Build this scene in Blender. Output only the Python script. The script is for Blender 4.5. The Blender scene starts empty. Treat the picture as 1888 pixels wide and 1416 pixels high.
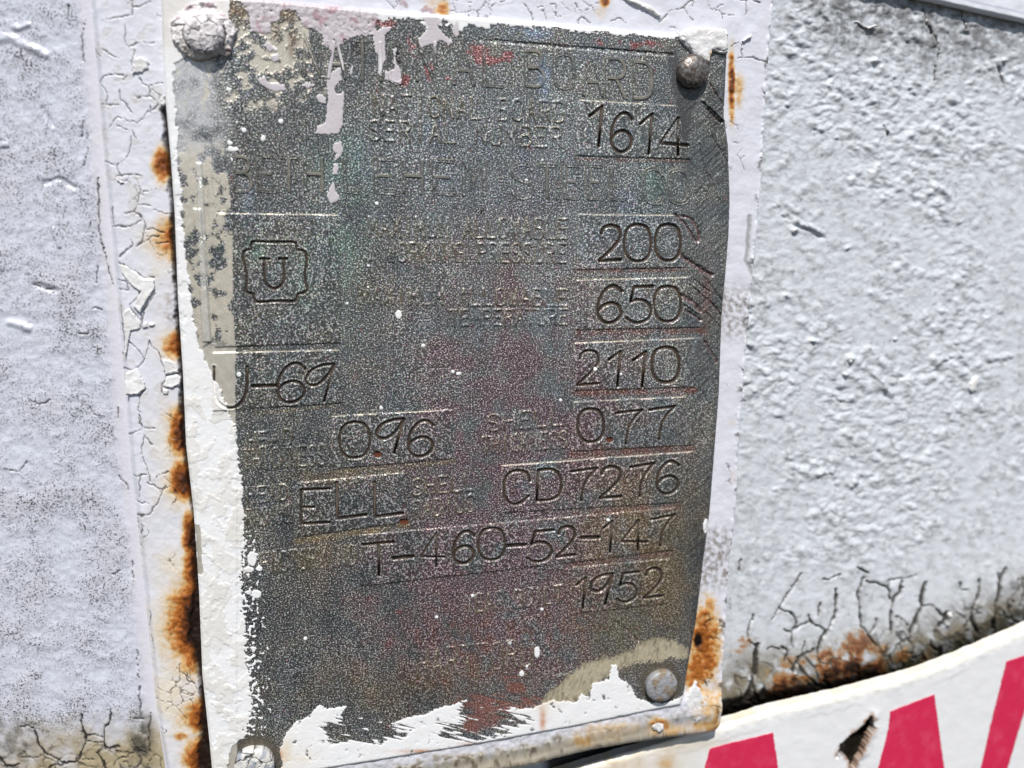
import bpy, bmesh, math, random
import numpy as np

random.seed(7)
SC = bpy.context.scene
COL = SC.collection

# ------------------------------------------------------------------ camera
# The plate lies in the world plane y = 0 (x to the right, z up, -y towards the viewer).
# Camera solved from the vanishing points of the plate's edges.
F, CX, CY = 1619.0, 944.0, 708.0
unit = lambda v: np.asarray(v, float) / np.linalg.norm(v)
E1 = unit((7721.0, -205.0, F))
E2 = np.array((-104.0, 8883.0, F)); E2 = unit(E2 - E1 * (E2 @ E1))
EN = np.cross(E1, E2)
ROT = np.stack([E1, EN, -E2])                      # camera (x right, y down, z ahead) -> world


def _ray(px, py):
    px, py = np.asarray(px, float), np.asarray(py, float)
    d = np.stack([(px - CX) / F, (py - CY) / F, np.ones_like(px)], -1)
    return d @ ROT.T


_a, _b = _ray(305, -5), _ray(1342, 58)
PLANE = 0.12 / np.linalg.norm(_b / _b[1] - _a / _a[1])   # camera's distance from the plate plane: plate is 12 cm wide
CAM = -_ray(CX, CY) / _ray(CX, CY)[1] * PLANE            # world origin = plate point in the middle of the frame


def at(px, py, y=0.0):
    """Survey coordinates (taken from the photograph) -> the point on the vertical plane (or depth field) y."""
    d = _ray(px, py)
    y = np.asarray(y, float)
    return CAM + d * ((y - CAM[1]) / d[..., 1])[..., None]


cam_d = bpy.data.cameras.new("camera")
cam = bpy.data.objects.new("camera", cam_d)
COL.objects.link(cam)
from mathutils import Matrix, Vector
rx, up, bk = ROT[:, 0], -ROT[:, 1], -ROT[:, 2]
cam.matrix_world = Matrix(((rx[0], up[0], bk[0], CAM[0]), (rx[1], up[1], bk[1], CAM[1]),
                           (rx[2], up[2], bk[2], CAM[2]), (0, 0, 0, 1)))
cam_d.sensor_width = 36.0
cam_d.lens = 36.0 * F / 1888.0
cam_d.clip_start, cam_d.clip_end = 0.01, 200.0
cam_d.dof.use_dof = True
cam_d.dof.focus_distance = float(np.linalg.norm(CAM)) * 0.99
cam_d.dof.aperture_fstop = 11.0
SC.camera = cam

# ------------------------------------------------------------------ sky, sun, exposure
SUN_EL, SUN_AZ = math.radians(56), math.radians(-10)      # azimuth from the plate's normal, minus = from the left
w = bpy.data.worlds.new("World"); SC.world = w; w.use_nodes = True
nt = w.node_tree; nt.nodes.clear()
sky = nt.nodes.new("ShaderNodeTexSky"); sky.sky_type = 'NISHITA'; sky.sun_disc = False
sky.sun_elevation = SUN_EL; sky.sun_rotation = math.pi - SUN_AZ
bg = nt.nodes.new("ShaderNodeBackground"); bg.inputs[1].default_value = 0.085
wo = nt.nodes.new("ShaderNodeOutputWorld")
nt.links.new(sky.outputs[0], bg.inputs[0]); nt.links.new(bg.outputs[0], wo.inputs[0])
sun_d = bpy.data.lights.new("sun", 'SUN'); sun_d.energy = 4.5; sun_d.angle = math.radians(0.53)
sun_d.color = (1.0, 0.955, 0.89)
sun = bpy.data.objects.new("sun", sun_d); COL.objects.link(sun)
to_sun = Vector((math.sin(SUN_AZ) * math.cos(SUN_EL), -math.cos(SUN_AZ) * math.cos(SUN_EL), math.sin(SUN_EL)))
sun.rotation_euler = to_sun.to_track_quat('Z', 'Y').to_euler(); sun.location = to_sun * 2
vs = SC.view_settings
vs.view_transform = 'Standard'; vs.look = 'None'; vs.exposure = 0.14; vs.gamma = 1.0
SC.cycles.max_bounces = 6

# ------------------------------------------------------------------ numeric helpers
def lin(*c):
    c = np.asarray(c, float) / 255.0
    return np.where(c <= 0.04045, c / 12.92, ((c + 0.055) / 1.055) ** 2.4)


def tr(x0, y0, s, pts):
    return [(x0 + a / s, y0 + b / s) for a, b in pts]


def sstep(a, b, x):
    t = np.clip((x - a) / (b - a), 0, 1)
    return t * t * (3 - 2 * t)


def _hash(ix, iy, seed):
    h = (ix.astype(np.int64) * 374761393 + iy.astype(np.int64) * 668265263 + seed * 974711) & 0xFFFFFFFF
    h = ((h ^ (h >> 13)) * 1274126177) & 0xFFFFFFFF
    h = ((h ^ (h >> 16)) * 2246822519) & 0xFFFFFFFF
    return ((h ^ (h >> 15)) & 0xFFFFFF) / float(0x1000000)


def noise(x, y, seed=0):
    ix, iy = np.floor(x), np.floor(y)
    fx, fy = x - ix, y - iy
    ux, uy = fx * fx * fx * (fx * (fx * 6 - 15) + 10), fy * fy * fy * (fy * (fy * 6 - 15) + 10)

    def g(dx, dy):
        a = _hash(ix + dx, iy + dy, seed) * (2 * math.pi)
        return np.cos(a) * (fx - dx) + np.sin(a) * (fy - dy)
    a = g(0, 0); a += (g(1, 0) - a) * ux
    b = g(0, 1); b += (g(1, 1) - b) * ux
    return (a + (b - a) * uy) * 1.5


def fbm(X, Y, size, octs=4, seed=0, rough=0.5, ax=1.0, ay=1.0):
    s, amp, tot, out = 1.0 / size, 1.0, 0.0, 0.0
    for o in range(octs):
        out = out + amp * noise(X * (s * ax) + 17.3 * o, Y * (s * ay) - 9.1 * o, seed + o * 31)
        tot += amp; amp *= rough; s *= 2.03
    return out / tot * 1.4


def worley(X, Y, size, seed=0):
    x, y = X / size, Y / size
    ix, iy = np.floor(x), np.floor(y)
    f1 = np.full(x.shape, 9.0); f2 = np.full(x.shape, 9.0); cid = np.zeros(x.shape)
    for dx in (-1, 0, 1):
        for dy in (-1, 0, 1):
            a, b = ix + dx, iy + dy
            d = np.hypot(a + _hash(a, b, seed) - x, b + _hash(a, b, seed + 5) - y)
            near = d < f1
            f2 = np.where(near, f1, np.minimum(f2, d))
            cid = np.where(near, _hash(a, b, seed + 9), cid)
            f1 = np.where(near, d, f1)
    return f1 * size, f2 * size, cid


def smooth(pts, n=6):
    """Catmull-Rom curve through the points."""
    P = [np.array(p, float) for p in pts]
    P = [2 * P[0] - P[1]] + P + [2 * P[-1] - P[-2]]
    out = []
    for i in range(1, len(P) - 2):
        a, b, c, d = P[i - 1:i + 3]
        for k in range(n):
            t = k / n
            out.append(0.5 * (2 * b + (c - a) * t + (2 * a - 5 * b + 4 * c - d) * t * t + (3 * b - a - 3 * c + d) * t ** 3))
    out.append(P[-2])
    return [tuple(p) for p in out]


class Grid:
    """A sheet of survey points X, Y (rows x columns), nearly regular."""
    def __init__(self, X, Y):
        self.X, self.Y = X, Y
        self.c0, self.c1 = X.min(0), X.max(0)
        self.r0, self.r1 = Y.min(1), Y.max(1)

    def win(self, x0, y0, x1, y1):
        c = np.nonzero((self.c1 >= x0) & (self.c0 <= x1))[0]
        r = np.nonzero((self.r1 >= y0) & (self.r0 <= y1))[0]
        if len(c) == 0 or len(r) == 0:
            return None
        return slice(r[0], r[-1] + 1), slice(c[0], c[-1] + 1)

    def lines(self, polys, reach=12.0, wx=0, wy=0):
        """Distance to the nearest of the polylines (up to reach)."""
        D = np.full(self.X.shape, float(reach))
        for p in polys:
            for (ax, ay), (bx, by) in zip(p[:-1], p[1:]):
                wn = self.win(min(ax, bx) - reach, min(ay, by) - reach, max(ax, bx) + reach, max(ay, by) + reach)
                if wn is None:
                    continue
                x = self.X[wn] + (wx[wn] if np.ndim(wx) else 0) - ax
                y = self.Y[wn] + (wy[wn] if np.ndim(wy) else 0) - ay
                vx, vy = bx - ax, by - ay
                t = np.clip((x * vx + y * vy) / max(vx * vx + vy * vy, 1e-9), 0, 1)
                D[wn] = np.minimum(D[wn], np.hypot(x - t * vx, y - t * vy))
        return D

    def poly(self, pts, reach=20.0):
        """Signed distance to a polygon, + inside."""
        S = np.full(self.X.shape, -float(reach))
        xs, ys = [p[0] for p in pts], [p[1] for p in pts]
        wn = self.win(min(xs) - reach, min(ys) - reach, max(xs) + reach, max(ys) + reach)
        if wn is None:
            return S
        x, y = self.X[wn], self.Y[wn]
        d = np.full(x.shape, 1e9); ins = np.zeros(x.shape, bool)
        for (ax, ay), (bx, by) in zip(pts, pts[1:] + pts[:1]):
            vx, vy = bx - ax, by - ay
            t = np.clip(((x - ax) * vx + (y - ay) * vy) / max(vx * vx + vy * vy, 1e-9), 0, 1)
            d = np.minimum(d, np.hypot(x - ax - t * vx, y - ay - t * vy))
            if ay != by:
                ins ^= ((ay > y) != (by > y)) & (x < ax + (y - ay) * vx / (by - ay))
        S[wn] = np.maximum(np.where(ins, d, -d), -reach)
        return S


def interp(pts, flip=False):
    """y -> x (or x -> y) through the points, sorted."""
    k = 1 if flip else 0
    p = sorted(pts, key=lambda q: q[k])
    a, b = np.array([q[k] for q in p], float), np.array([q[1 - k] for q in p], float)
    return lambda v: np.interp(v, a, b)


def mix(a, b, t):
    t = np.asarray(t)[..., None]
    return a * (1 - t) + np.asarray(b) * t


def ramp(v, stops):
    xs = [s[0] for s in stops]
    cs = np.array([lin(*s[1]) for s in stops])
    return np.stack([np.interp(v, xs, cs[:, k]) for k in range(3)], -1)


# ------------------------------------------------------------------ mesh helpers
def tag(o, label=None, cat=None, group=None, kind=None):
    for k, v in (("label", label), ("category", cat), ("group", group), ("kind", kind)):
        if v:
            o[k] = v
    return o


def empty(name, loc, label, cat, group=None):
    o = bpy.data.objects.new(name, None); COL.objects.link(o)
    o.location = [float(v) for v in loc]; o.empty_display_size = 0.01
    return tag(o, label, cat, group)


def origin_of(parent):
    v = np.zeros(3)
    while parent is not None:
        v = v + np.array(parent.location); parent = parent.parent
    return v


def link_mesh(name, V, faces, mat, parent=None, attrs=None, smooth_=True):
    """V (n,3) world points; faces an (m,4) index array or a list of tuples."""
    V = np.asarray(V, float) - origin_of(parent)
    me = bpy.data.meshes.new(name)
    if isinstance(faces, np.ndarray):
        m, k = faces.shape
        me.vertices.add(len(V)); me.vertices.foreach_set("co", V.astype(np.float32).ravel())
        me.loops.add(m * k); me.loops.foreach_set("vertex_index", faces.astype(np.int32).ravel())
        me.polygons.add(m); me.polygons.foreach_set("loop_start", np.arange(0, m * k, k, dtype=np.int32))
        me.update(calc_edges=True)
    else:
        me.from_pydata([tuple(v) for v in V], [], faces)
    if smooth_:
        me.polygons.foreach_set("use_smooth", np.ones(len(me.polygons), bool))
    for an, arr in (attrs or {}).items():
        arr = np.asarray(arr, np.float32)
        if arr.ndim == 1:
            me.attributes.new(an, 'FLOAT', 'POINT').data.foreach_set("value", np.ascontiguousarray(arr))
        else:
            if arr.shape[1] == 3:
                arr = np.concatenate([arr, np.ones((len(arr), 1), np.float32)], 1)
            me.attributes.new(an, 'FLOAT_COLOR', 'POINT').data.foreach_set("color", np.ascontiguousarray(arr).ravel())
    me.update()
    if mat:
        me.materials.append(mat)
    o = bpy.data.objects.new(name, me); COL.objects.link(o)
    if parent is not None:
        o.parent = parent
    return o


def sheet(name, P, keep, mat, parent, attrs, skirt=0.0):
    """A heightfield sheet P (rows, cols, 3); keep = faces kept; skirt = thickness behind its open edges (along +y)."""
    R, Cc = P.shape[:2]
    idx = np.arange(R * Cc).reshape(R, Cc)
    if keep is None:
        keep = np.ones((R - 1, Cc - 1), bool)
    f = np.stack([idx[:-1, :-1], idx[1:, :-1], idx[1:, 1:], idx[:-1, 1:]], -1)[keep]
    V = P.reshape(-1, 3)
    A = {k: a.reshape(R * Cc, -1) for k, a in attrs.items()}
    if skirt:
        e = np.concatenate([f[:, [0, 1]], f[:, [1, 2]], f[:, [2, 3]], f[:, [3, 0]]])
        key = np.minimum(e[:, 0], e[:, 1]).astype(np.int64) * (R * Cc) + np.maximum(e[:, 0], e[:, 1])
        _, inv, cnt = np.unique(key, return_inverse=True, return_counts=True)
        b = e[cnt[inv] == 1]
        bv = np.unique(b)
        back = np.full(R * Cc, -1); back[bv] = R * Cc + np.arange(len(bv))
        V = np.concatenate([V, V[bv] + np.array([0, skirt, 0])])
        A = {k: np.concatenate([a, a[bv]]) for k, a in A.items()}
        f = np.concatenate([f, np.stack([b[:, 1], b[:, 0], back[b[:, 0]], back[b[:, 1]]], -1)])
    used = np.unique(f)
    new = np.full(len(V), -1); new[used] = np.arange(len(used))
    A = {k: (a[used][:, 0] if a.shape[1] == 1 else a[used]) for k, a in A.items()}
    return link_mesh(name, V[used], new[f], mat, parent, A)


def front(px, py, h=0.0, y=0.0):
    p = at(px, py, y)
    p[..., 1] -= h
    return p


def ribbon_mesh(strokes, width, prof):
    """Sweep a cross-section prof [(offset -1..1, height m)] along survey polylines -> points (x, y, h) and faces."""
    V, Fc = [], []
    for s in strokes:
        s = [np.array(p, float) for p in s]
        q = [s[0]]
        for p in s[1:]:
            if np.linalg.norm(p - q[-1]) > 0.3:
                q.append(p)
        s = q
        if len(s) < 2:
            continue
        closed = np.linalg.norm(s[0] - s[-1]) < 1.0 and len(s) > 4
        n0 = len(V); k = len(prof)
        for i, p in enumerate(s):
            if closed:
                a, b = s[i - 1] if i else s[-2], s[i + 1] if i + 1 < len(s) else s[1]
            else:
                a, b = s[max(i - 1, 0)], s[min(i + 1, len(s) - 1)]
            t = b - a; t /= max(np.linalg.norm(t), 1e-6)
            n = np.array((-t[1], t[0]))
            c = 1.0
            if 0 < i < len(s) - 1:
                u = p - s[i - 1]; u /= max(np.linalg.norm(u), 1e-6)
                c = max(0.55, abs(u @ t))
            for o, h in prof:
                r = p + n * (o * width / 2 / c)
                V.append((r[0], r[1], h))
        for i in range(len(s) - 1):
            for j in range(k - 1):
                a = n0 + i * k + j
                Fc.append((a, a + k, a + k + 1, a + 1))
        if not closed:                                   # rounded ends
            for i, sg in ((0, -1), (len(s) - 1, 1)):
                t = s[i] - s[i - sg]; t /= max(np.linalg.norm(t), 1e-6)
                V.append((*(s[i] + t * width * 0.4), prof[0][1])); c = len(V) - 1
                for j in range(k - 1):
                    a = n0 + i * k + j
                    Fc.append((a, a + 1, c) if sg > 0 else (a + 1, a, c))
    return np.array(V), Fc


# ------------------------------------------------------------------ materials
def new_mat(name):
    m = bpy.data.materials.new(name); m.use_nodes = True
    t = m.node_tree; t.nodes.clear()
    out = t.nodes.new("ShaderNodeOutputMaterial")
    return m, t, out


class N:
    """Small node-graph helper."""
    def __init__(self, t):
        self.t = t
        self.obj = None

    def node(self, kind, ins=None, **props):
        n = self.t.nodes.new(kind)
        for k, v in props.items():
            setattr(n, k, v)
        for k, v in (ins or {}).items():
            if isinstance(v, bpy.types.NodeSocket):
                self.t.links.new(v, n.inputs[k])
            else:
                n.inputs[k].default_value = v
        return n

    def coord(self):
        if self.obj is None:
            self.obj = self.node("ShaderNodeNewGeometry").outputs["Position"]
        return self.obj

    def noise(self, scale, detail=2.0, rough=0.5, dist=0.0, vec=None):
        return self.node("ShaderNodeTexNoise", {"Vector": vec or self.coord(), "Scale": scale, "Detail": detail,
                                                "Roughness": rough, "Distortion": dist}).outputs[0]

    def vor(self, scale, feature='F1', rnd=1.0, vec=None):
        return self.node("ShaderNodeTexVoronoi", {"Vector": vec or self.coord(), "Scale": scale, "Randomness": rnd}, feature=feature).outputs["Distance"]

    def math(self, op, a, b=0.0, c=0.0, clamp=False):
        return self.node("ShaderNodeMath", {0: a, 1: b, 2: c}, operation=op, use_clamp=clamp).outputs[0]

    def rng(self, v, a, b, c=0.0, d=1.0):
        return self.node("ShaderNodeMapRange", {"Value": v, "From Min": a, "From Max": b, "To Min": c, "To Max": d}).outputs[0]

    def attr(self, name, out="Color"):
        return self.node("ShaderNodeAttribute", attribute_name=name).outputs[out]

    def mixc(self, f, a, b, mode='MIX'):
        n = self.node("ShaderNodeMix", data_type='RGBA', blend_type=mode)
        for k, v in ((0, f), (6, a), (7, b)):
            if isinstance(v, bpy.types.NodeSocket):
                self.t.links.new(v, n.inputs[k])
            elif k == 0:
                n.inputs[0].default_value = v
            else:
                n.inputs[k].default_value = (*v[:3], 1.0)
        return n.outputs[2]

    def bump(self, h, dist, strength=1.0, normal=None):
        ins = {"Height": h, "Distance": dist, "Strength": strength}
        if normal is not None:
            ins["Normal"] = normal
        return self.node("ShaderNodeBump", ins).outputs[0]

    def bsdf(self, **ins):
        return self.node("ShaderNodeBsdfPrincipled", ins).outputs[0]


def mat_plate():
    """Etched grey metal (attribute base: colour, base alpha: grain) under flaking paint (coat colour, edge: distance inside)."""
    m, t, out = new_mat("etched_plate")
    g = N(t)
    base = g.attr("base"); grain = g.attr("base", "Alpha")
    edge = g.attr("edge", "Fac"); coat = g.attr("coat")
    n1 = g.noise(2100, 2.0, 0.6)
    n2 = g.noise(2900, 2.0, 0.65)
    hue = g.node("ShaderNodeTexNoise", {"Vector": g.coord(), "Scale": 1700.0, "Detail": 1.0}).outputs[1]
    n3 = g.noise(700, 3, 0.6)
    # worn peaks and painted sun glints as pale specks, dark pits of the grain
    pk = g.rng(n2, 0.53, 0.63)
    pk = g.math('MULTIPLY', pk, grain)
    col = g.mixc(g.math('MULTIPLY', g.rng(n1, 0.52, 0.3), g.math('MULTIPLY', grain, 0.75)), base, (0.012, 0.012, 0.013))
    col = g.mixc(g.math('MULTIPLY', pk, 0.9), col, g.mixc(0.45, (0.95, 0.95, 0.95), g.mixc(1.0, base, (6.5, 6.5, 6.5), 'MULTIPLY')))
    vary = g.mixc(1.0, col, g.mixc(1.0, hue, (2.0, 2.0, 2.0), 'MULTIPLY'), 'MULTIPLY')
    col = g.mixc(g.math('MULTIPLY', grain, 0.24), col, vary)
    col = g.mixc(g.rng(n3, 0.35, 0.7, 0.0, 0.35), col, g.mixc(1.0, col, (0.45, 0.45, 0.45), 'MULTIPLY'))
    hgt = g.math('ADD', g.math('MULTIPLY', n1, 1.0), g.math('MULTIPLY', n2, 0.6))
    nb = g.bump(g.math('MULTIPLY', hgt, grain), 0.00016, 1.0)
    metal = g.bsdf(**{"Base Color": col, "Metallic": 0.35, "Roughness": 0.45, "Normal": nb})
    # paint on top
    c1 = g.noise(1500, 3, 0.6); c2 = g.noise(260, 4, 0.6)
    pc = g.mixc(g.rng(c2, 0.4, 0.75, 0.0, 0.35), coat, g.mixc(1.0, coat, (0.80, 0.79, 0.76), 'MULTIPLY'))
    pf = g.rng(g.math('ADD', edge, g.math('MULTIPLY', g.math('SUBTRACT', c1, 0.5), 3.0)), -0.35, 0.35)
    pn = g.bump(g.math('ADD', g.math('MULTIPLY', c1, 0.35), c2), 0.0003, 0.5, g.bump(pf, 0.0001, 0.6))
    paint = g.bsdf(**{"Base Color": pc, "Roughness": 0.48, "Normal": pn})
    mx = g.node("ShaderNodeMixShader", {0: pf, 1: metal, 2: paint}).outputs[0]
    t.links.new(mx, out.inputs[0])
    return m


def mat_paint(name, speck=0.0, rough=0.5, fine=0.35, lump=0.0, blotch=0.25, speck_scale=2600):
    """Old brushed paint, colour from the attribute base (alpha: how much black speckle)."""
    m, t, out = new_mat(name)
    g = N(t)
    base = g.attr("base"); sp = g.attr("base", "Alpha")
    a = g.noise(1400, 3, 0.6); b = g.noise(240, 4, 0.6)
    col = g.mixc(g.rng(b, 0.4, 0.75, 0.0, blotch), base, g.mixc(1.0, base, (0.72, 0.72, 0.74), 'MULTIPLY'))
    if speck:
        s = g.noise(speck_scale, 3.0, 0.7)
        big = g.noise(170, 3, 0.6)
        thr = g.math('SUBTRACT', 0.522, g.math('MULTIPLY', g.math('SUBTRACT', big, 0.5), 0.28))
        k = g.rng(g.math('SUBTRACT', s, thr), 0.0, 0.09)
        col = g.mixc(g.math('MULTIPLY', g.math('MULTIPLY', k, sp), speck), col, (0.03, 0.03, 0.035))
    nb = g.bump(a, 0.00012, fine)
    if lump:
        nb = g.bump(b, 0.0009, lump, nb)
    sh = g.bsdf(**{"Base Color": col, "Roughness": rough, "Normal": nb})
    t.links.new(sh, out.inputs[0])
    return m


def mat_flat(name, c, rough=0.5, metal=0.0, var=0.4, scale=900, c2=None, bumpd=0.00015, fine=0.5, lo=0.4, hi=0.65):
    m, t, out = new_mat(name)
    g = N(t)
    a = g.noise(scale, 4, 0.6); b = g.noise(scale * 4, 2, 0.6)
    c2 = c2 if c2 is not None else tuple(np.array(c) * 0.5)
    col = g.mixc(g.rng(a, lo, hi, 0.0, var), c, c2)
    nb = g.bump(g.math('ADD', a, g.math('MULTIPLY', b, 0.4)), bumpd, fine)
    sh = g.bsdf(**{"Base Color": col, "Roughness": rough, "Metallic": metal, "Normal": nb})
    t.links.new(sh, out.inputs[0])
    return m


M_PLATE = mat_plate()
M_BRACKET = mat_paint("cracked_white_paint", rough=0.42, fine=0.3, lump=0.12, blotch=0.18)
M_TANK = mat_paint("speckled_tank_paint", speck=0.95, rough=0.31, fine=0.5, blotch=0.2, speck_scale=2300)
M_SIGN = mat_paint("sign_white", rough=0.4, fine=0.1, blotch=0.08)
M_FLAKE = mat_flat("loose_paint", tuple(lin(226, 226, 228)), 0.5, var=0.5, scale=500, c2=tuple(lin(196, 192, 186)))
M_GROOVE = mat_flat("dirt_and_shade_in_stamping", tuple(lin(44, 36, 30)), 0.7, var=0.8, scale=420, c2=tuple(lin(78, 60, 42)))
M_RUSTDOT = mat_flat("rust_in_stamping", tuple(lin(96, 48, 24)), 0.8, var=0.5, scale=1800)
M_RED = mat_flat("red_letter_film", tuple(lin(204, 44, 82)), 0.42, var=0.6, scale=200, c2=tuple(lin(218, 84, 112)), fine=0.15, lo=.5, hi=.75)

WHITE = lin(222, 224, 230)

# ================================================================== the outlines, survey coordinates
PL = interp([(295, -40), (298, 33), (300, 100), (305, 187), (314, 284), (322, 400), (328, 553), (337, 687), (343, 820),
             (357, 944), (367, 1094), (373, 1244), (387, 1378), (392, 1430), (398, 1480)], True)
PR = interp([(1338, 40), (1341, 70), (1341, 100), (1336, 213), (1344, 267), (1347, 367), (1345, 430), (1339, 503), (1332, 587),
             (1327, 720), (1317, 853), (1310, 944), (1297, 1044), (1285, 1144), (1270, 1227), (1262, 1280), (1254, 1310), (1250, 1340)], True)
PT = interp([(280, -12), (480, -2), (560, 6), (700, 19), (850, 29), (1000, 42), (1150, 56), (1240, 63), (1275, 54), (1310, 52), (1350, 57)])
PB = interp([(380, 1452), (520, 1432), (667, 1409), (830, 1383), (1063, 1341), (1203, 1312), (1265, 1300)])
BL_ = interp([(160, -200), (165, 0), (178, 150), (190, 300), (207, 470), (222, 640), (238, 850), (255, 1000), (268, 1130), (290, 1340),
              (302, 1416), (325, 1600)], True)
BR_ = interp([(1436, -200), (1427, 0), (1422, 50), (1414, 150), (1409, 250), (1404, 334), (1397, 417), (1384, 553), (1374, 670),
              (1364, 787), (1360, 887), (1357, 944), (1345, 1044), (1339, 1144), (1334, 1228), (1329, 1321), (1325, 1360)], True)
BB = interp([(300, 1520), (700, 1462), (900, 1428), (990, 1412), (1013, 1404), (1097, 1384), (1230, 1362), (1297, 1356), (1318, 1351), (1330, 1340)])
SIGN_T = interp(smooth([(200, 1750), (700, 1530), (1000, 1432), (1200, 1372), (1328, 1333), (1425, 1304), (1558, 1273), (1675, 1241), (1759, 1211),
                 (1825, 1183), (1888, 1156), (2150, 1040)], 12))


def warp_grid(us, vs_, xl, xr, yt, yb, x_ref, y_ref):
    U, V = np.meshgrid(us, vs_)
    X = x_ref[0] + (x_ref[1] - x_ref[0]) * U
    Y = y_ref[0] + (y_ref[1] - y_ref[0]) * V
    for _ in range(6):
        Y = yt(X) * (1 - V) + yb(X) * V
        X = xl(Y) * (1 - U) + xr(Y) * U
    return Grid(X, Y)


# ================================================================== stamped and raised characters
G_DIG = {
    '0': [('s', [(.5, 0), (.82, .07), (1, .32), (1, .68), (.82, .93), (.5, 1), (.18, .93), (0, .68), (0, .32), (.18, .07), (.5, 0)])],
    '1': [('l', [(0, .24), (1, 0)]), ('l', [(1, 0), (.72, 1)])],
    '2': [('s', [(.05, .22), (.18, .06), (.5, 0), (.83, .07), (.95, .28), (.78, .52), (.35, .8), (0, 1)]), ('l', [(0, 1), (1, .97)])],
    '4': [('l', [(.66, 0), (0, .68), (1, .74)]), ('l', [(.66, 0), (.64, 1)])],
    '5': [('l', [(1, .0), (.25, .02), (.12, .43)]), ('s', [(.12, .43), (.4, .37), (.75, .43), (.95, .65), (.85, .88), (.5, 1), (.18, .97), (0, .88)])],
    '6': [('s', [(.98, .14), (.72, .0), (.42, .04), (.12, .28), (0, .6), (.06, .86), (.3, 1), (.62, .99), (.88, .86), (.95, .7), (.82, .53), (.55, .46), (.25, .52), (.03, .66)])],
    '7': [('l', [(0, .06), (1, 0)]), ('s', [(1, 0), (.7, .24), (.48, .55), (.38, 1)])],
    '9': [('s', [(1, .02), (.6, .03), (.2, .14), (0, .36), (.08, .5), (.3, .55), (.55, .47), (.8, .28), (1, .02)]), ('l', [(1, .02), (.64, 1)])],
    'C': [('s', [(1, .32), (.88, .08), (.5, 0), (.15, .12), (0, .45), (.05, .8), (.3, 1), (.65, .97), (.95, .78)])],
    'D': [('l', [(.08, .02), (0, 1)]), ('s', [(.08, .02), (.6, .0), (.9, .18), (1, .5), (.9, .82), (.55, .97), (0, 1)])],
    'T': [('l', [(0, .05), (1, 0)]), ('l', [(.52, .03), (.52, 1)])],
}


def glyph(strokes, tl, tr_, bl):
    """Unit-box strokes -> survey polylines; the box is given by its top-left, top-right and bottom-left corners."""
    tl, tr_, bl = map(np.array, (tl, tr_, bl))
    out = []
    for kind, p in strokes:
        q = [tuple(tl + (tr_ - tl) * a + (bl - tl) * b) for a, b in p]
        out.append(smooth(q, 5) if kind == 's' else q)
    return out


# character, x left, x right, y top, y bottom, tilt (px the right side is lower), lean (px the top is to the right)
STAMPED = [
    ('1', 1087, 1110, 197, 270, 0, 0), ('6', 1127, 1166, 208, 279, 2, 0), ('1', 1180, 1202, 211, 284, 0, 0), ('4', 1218, 1268, 218, 286, 0, 0),
    ('2', 1105, 1144, 416, 481, 0, 2), ('0', 1152, 1199, 414, 482, 0, 0), ('0', 1209, 1254, 414, 481, 0, 0),
    ('6', 1102, 1147, 528, 595, 0, 0), ('5', 1155, 1202, 528, 595, 0, 2), ('0', 1207, 1254, 528, 593, 0, 0),
    ('2', 1064, 1103, 647, 710, -1, 3), ('1', 1122, 1144, 648, 712, 0, 0), ('1', 1167, 1190, 649, 713, 0, 0), ('0', 1203, 1251, 640, 705, 0, 0),
    ('0', 1066, 1112, 754, 815, 0, 0), ('7', 1135, 1184, 758, 819, -2, 0), ('7', 1197, 1244, 752, 811, -3, 0),
    ('C', 929, 977, 868, 929, -1, 0), ('D', 989, 1035, 866, 923, -1, 0), ('7', 1053, 1101, 866, 924, -3, 0), ('2', 1106, 1144, 861, 918, -1, 2),
    ('7', 1162, 1206, 858, 916, -4, 0), ('6', 1211, 1252, 853, 911, -3, 0),
    ('T', 669, 726, 1001, 1062, -2, 0), ('4', 776, 820, 984, 1046, -3, 0), ('6', 836, 875, 981, 1039, -2, 0), ('0', 883, 930, 974, 1033, -2, 0),
    ('5', 973, 1018, 979, 1036, -2, 2), ('2', 1026, 1060, 972, 1026, -2, 2), ('1', 1112, 1129, 960, 1018, 0, 0), ('4', 1145, 1193, 961, 1016, -3, 0),
    ('7', 1200, 1244, 955, 1009, -6, 0),
    ('1', 1062, 1079, 1065, 1121, 0, 0), ('9', 1089, 1130, 1060, 1116, -3, 0), ('5', 1137, 1175, 1057, 1111, -3, 2), ('2', 1188, 1221, 1049, 1102, -2, 1),
    ('0', 627, 681, 779, 845, -2, 0), ('9', 694, 745, 775, 838, -4, 0), ('6', 753, 800, 777, 842, -2, 0),
    ('6', 512, 564, 671, 742, -1, 0), ('9', 564, 616, 674, 743, -4, 0),
]
STROKES = []                                            # (name, [polylines], stroke width px, label)
for ch, x0, x1, y0, y1, ti, le in STAMPED:
    wd = 2.8 if (ch == '4' and x0 == 776) else (4.9 if x0 > 1080 and y0 < 720 else 4.3) + .6 * math.sin(x0 * 1.7 + y0)
    STROKES.append(("stamped_numeral" if ch.isdigit() else "stamped_letter", glyph(G_DIG[ch], (x0 + le, y0), (x1 + le, y0 + ti), (x0, y1)), wd))
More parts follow.
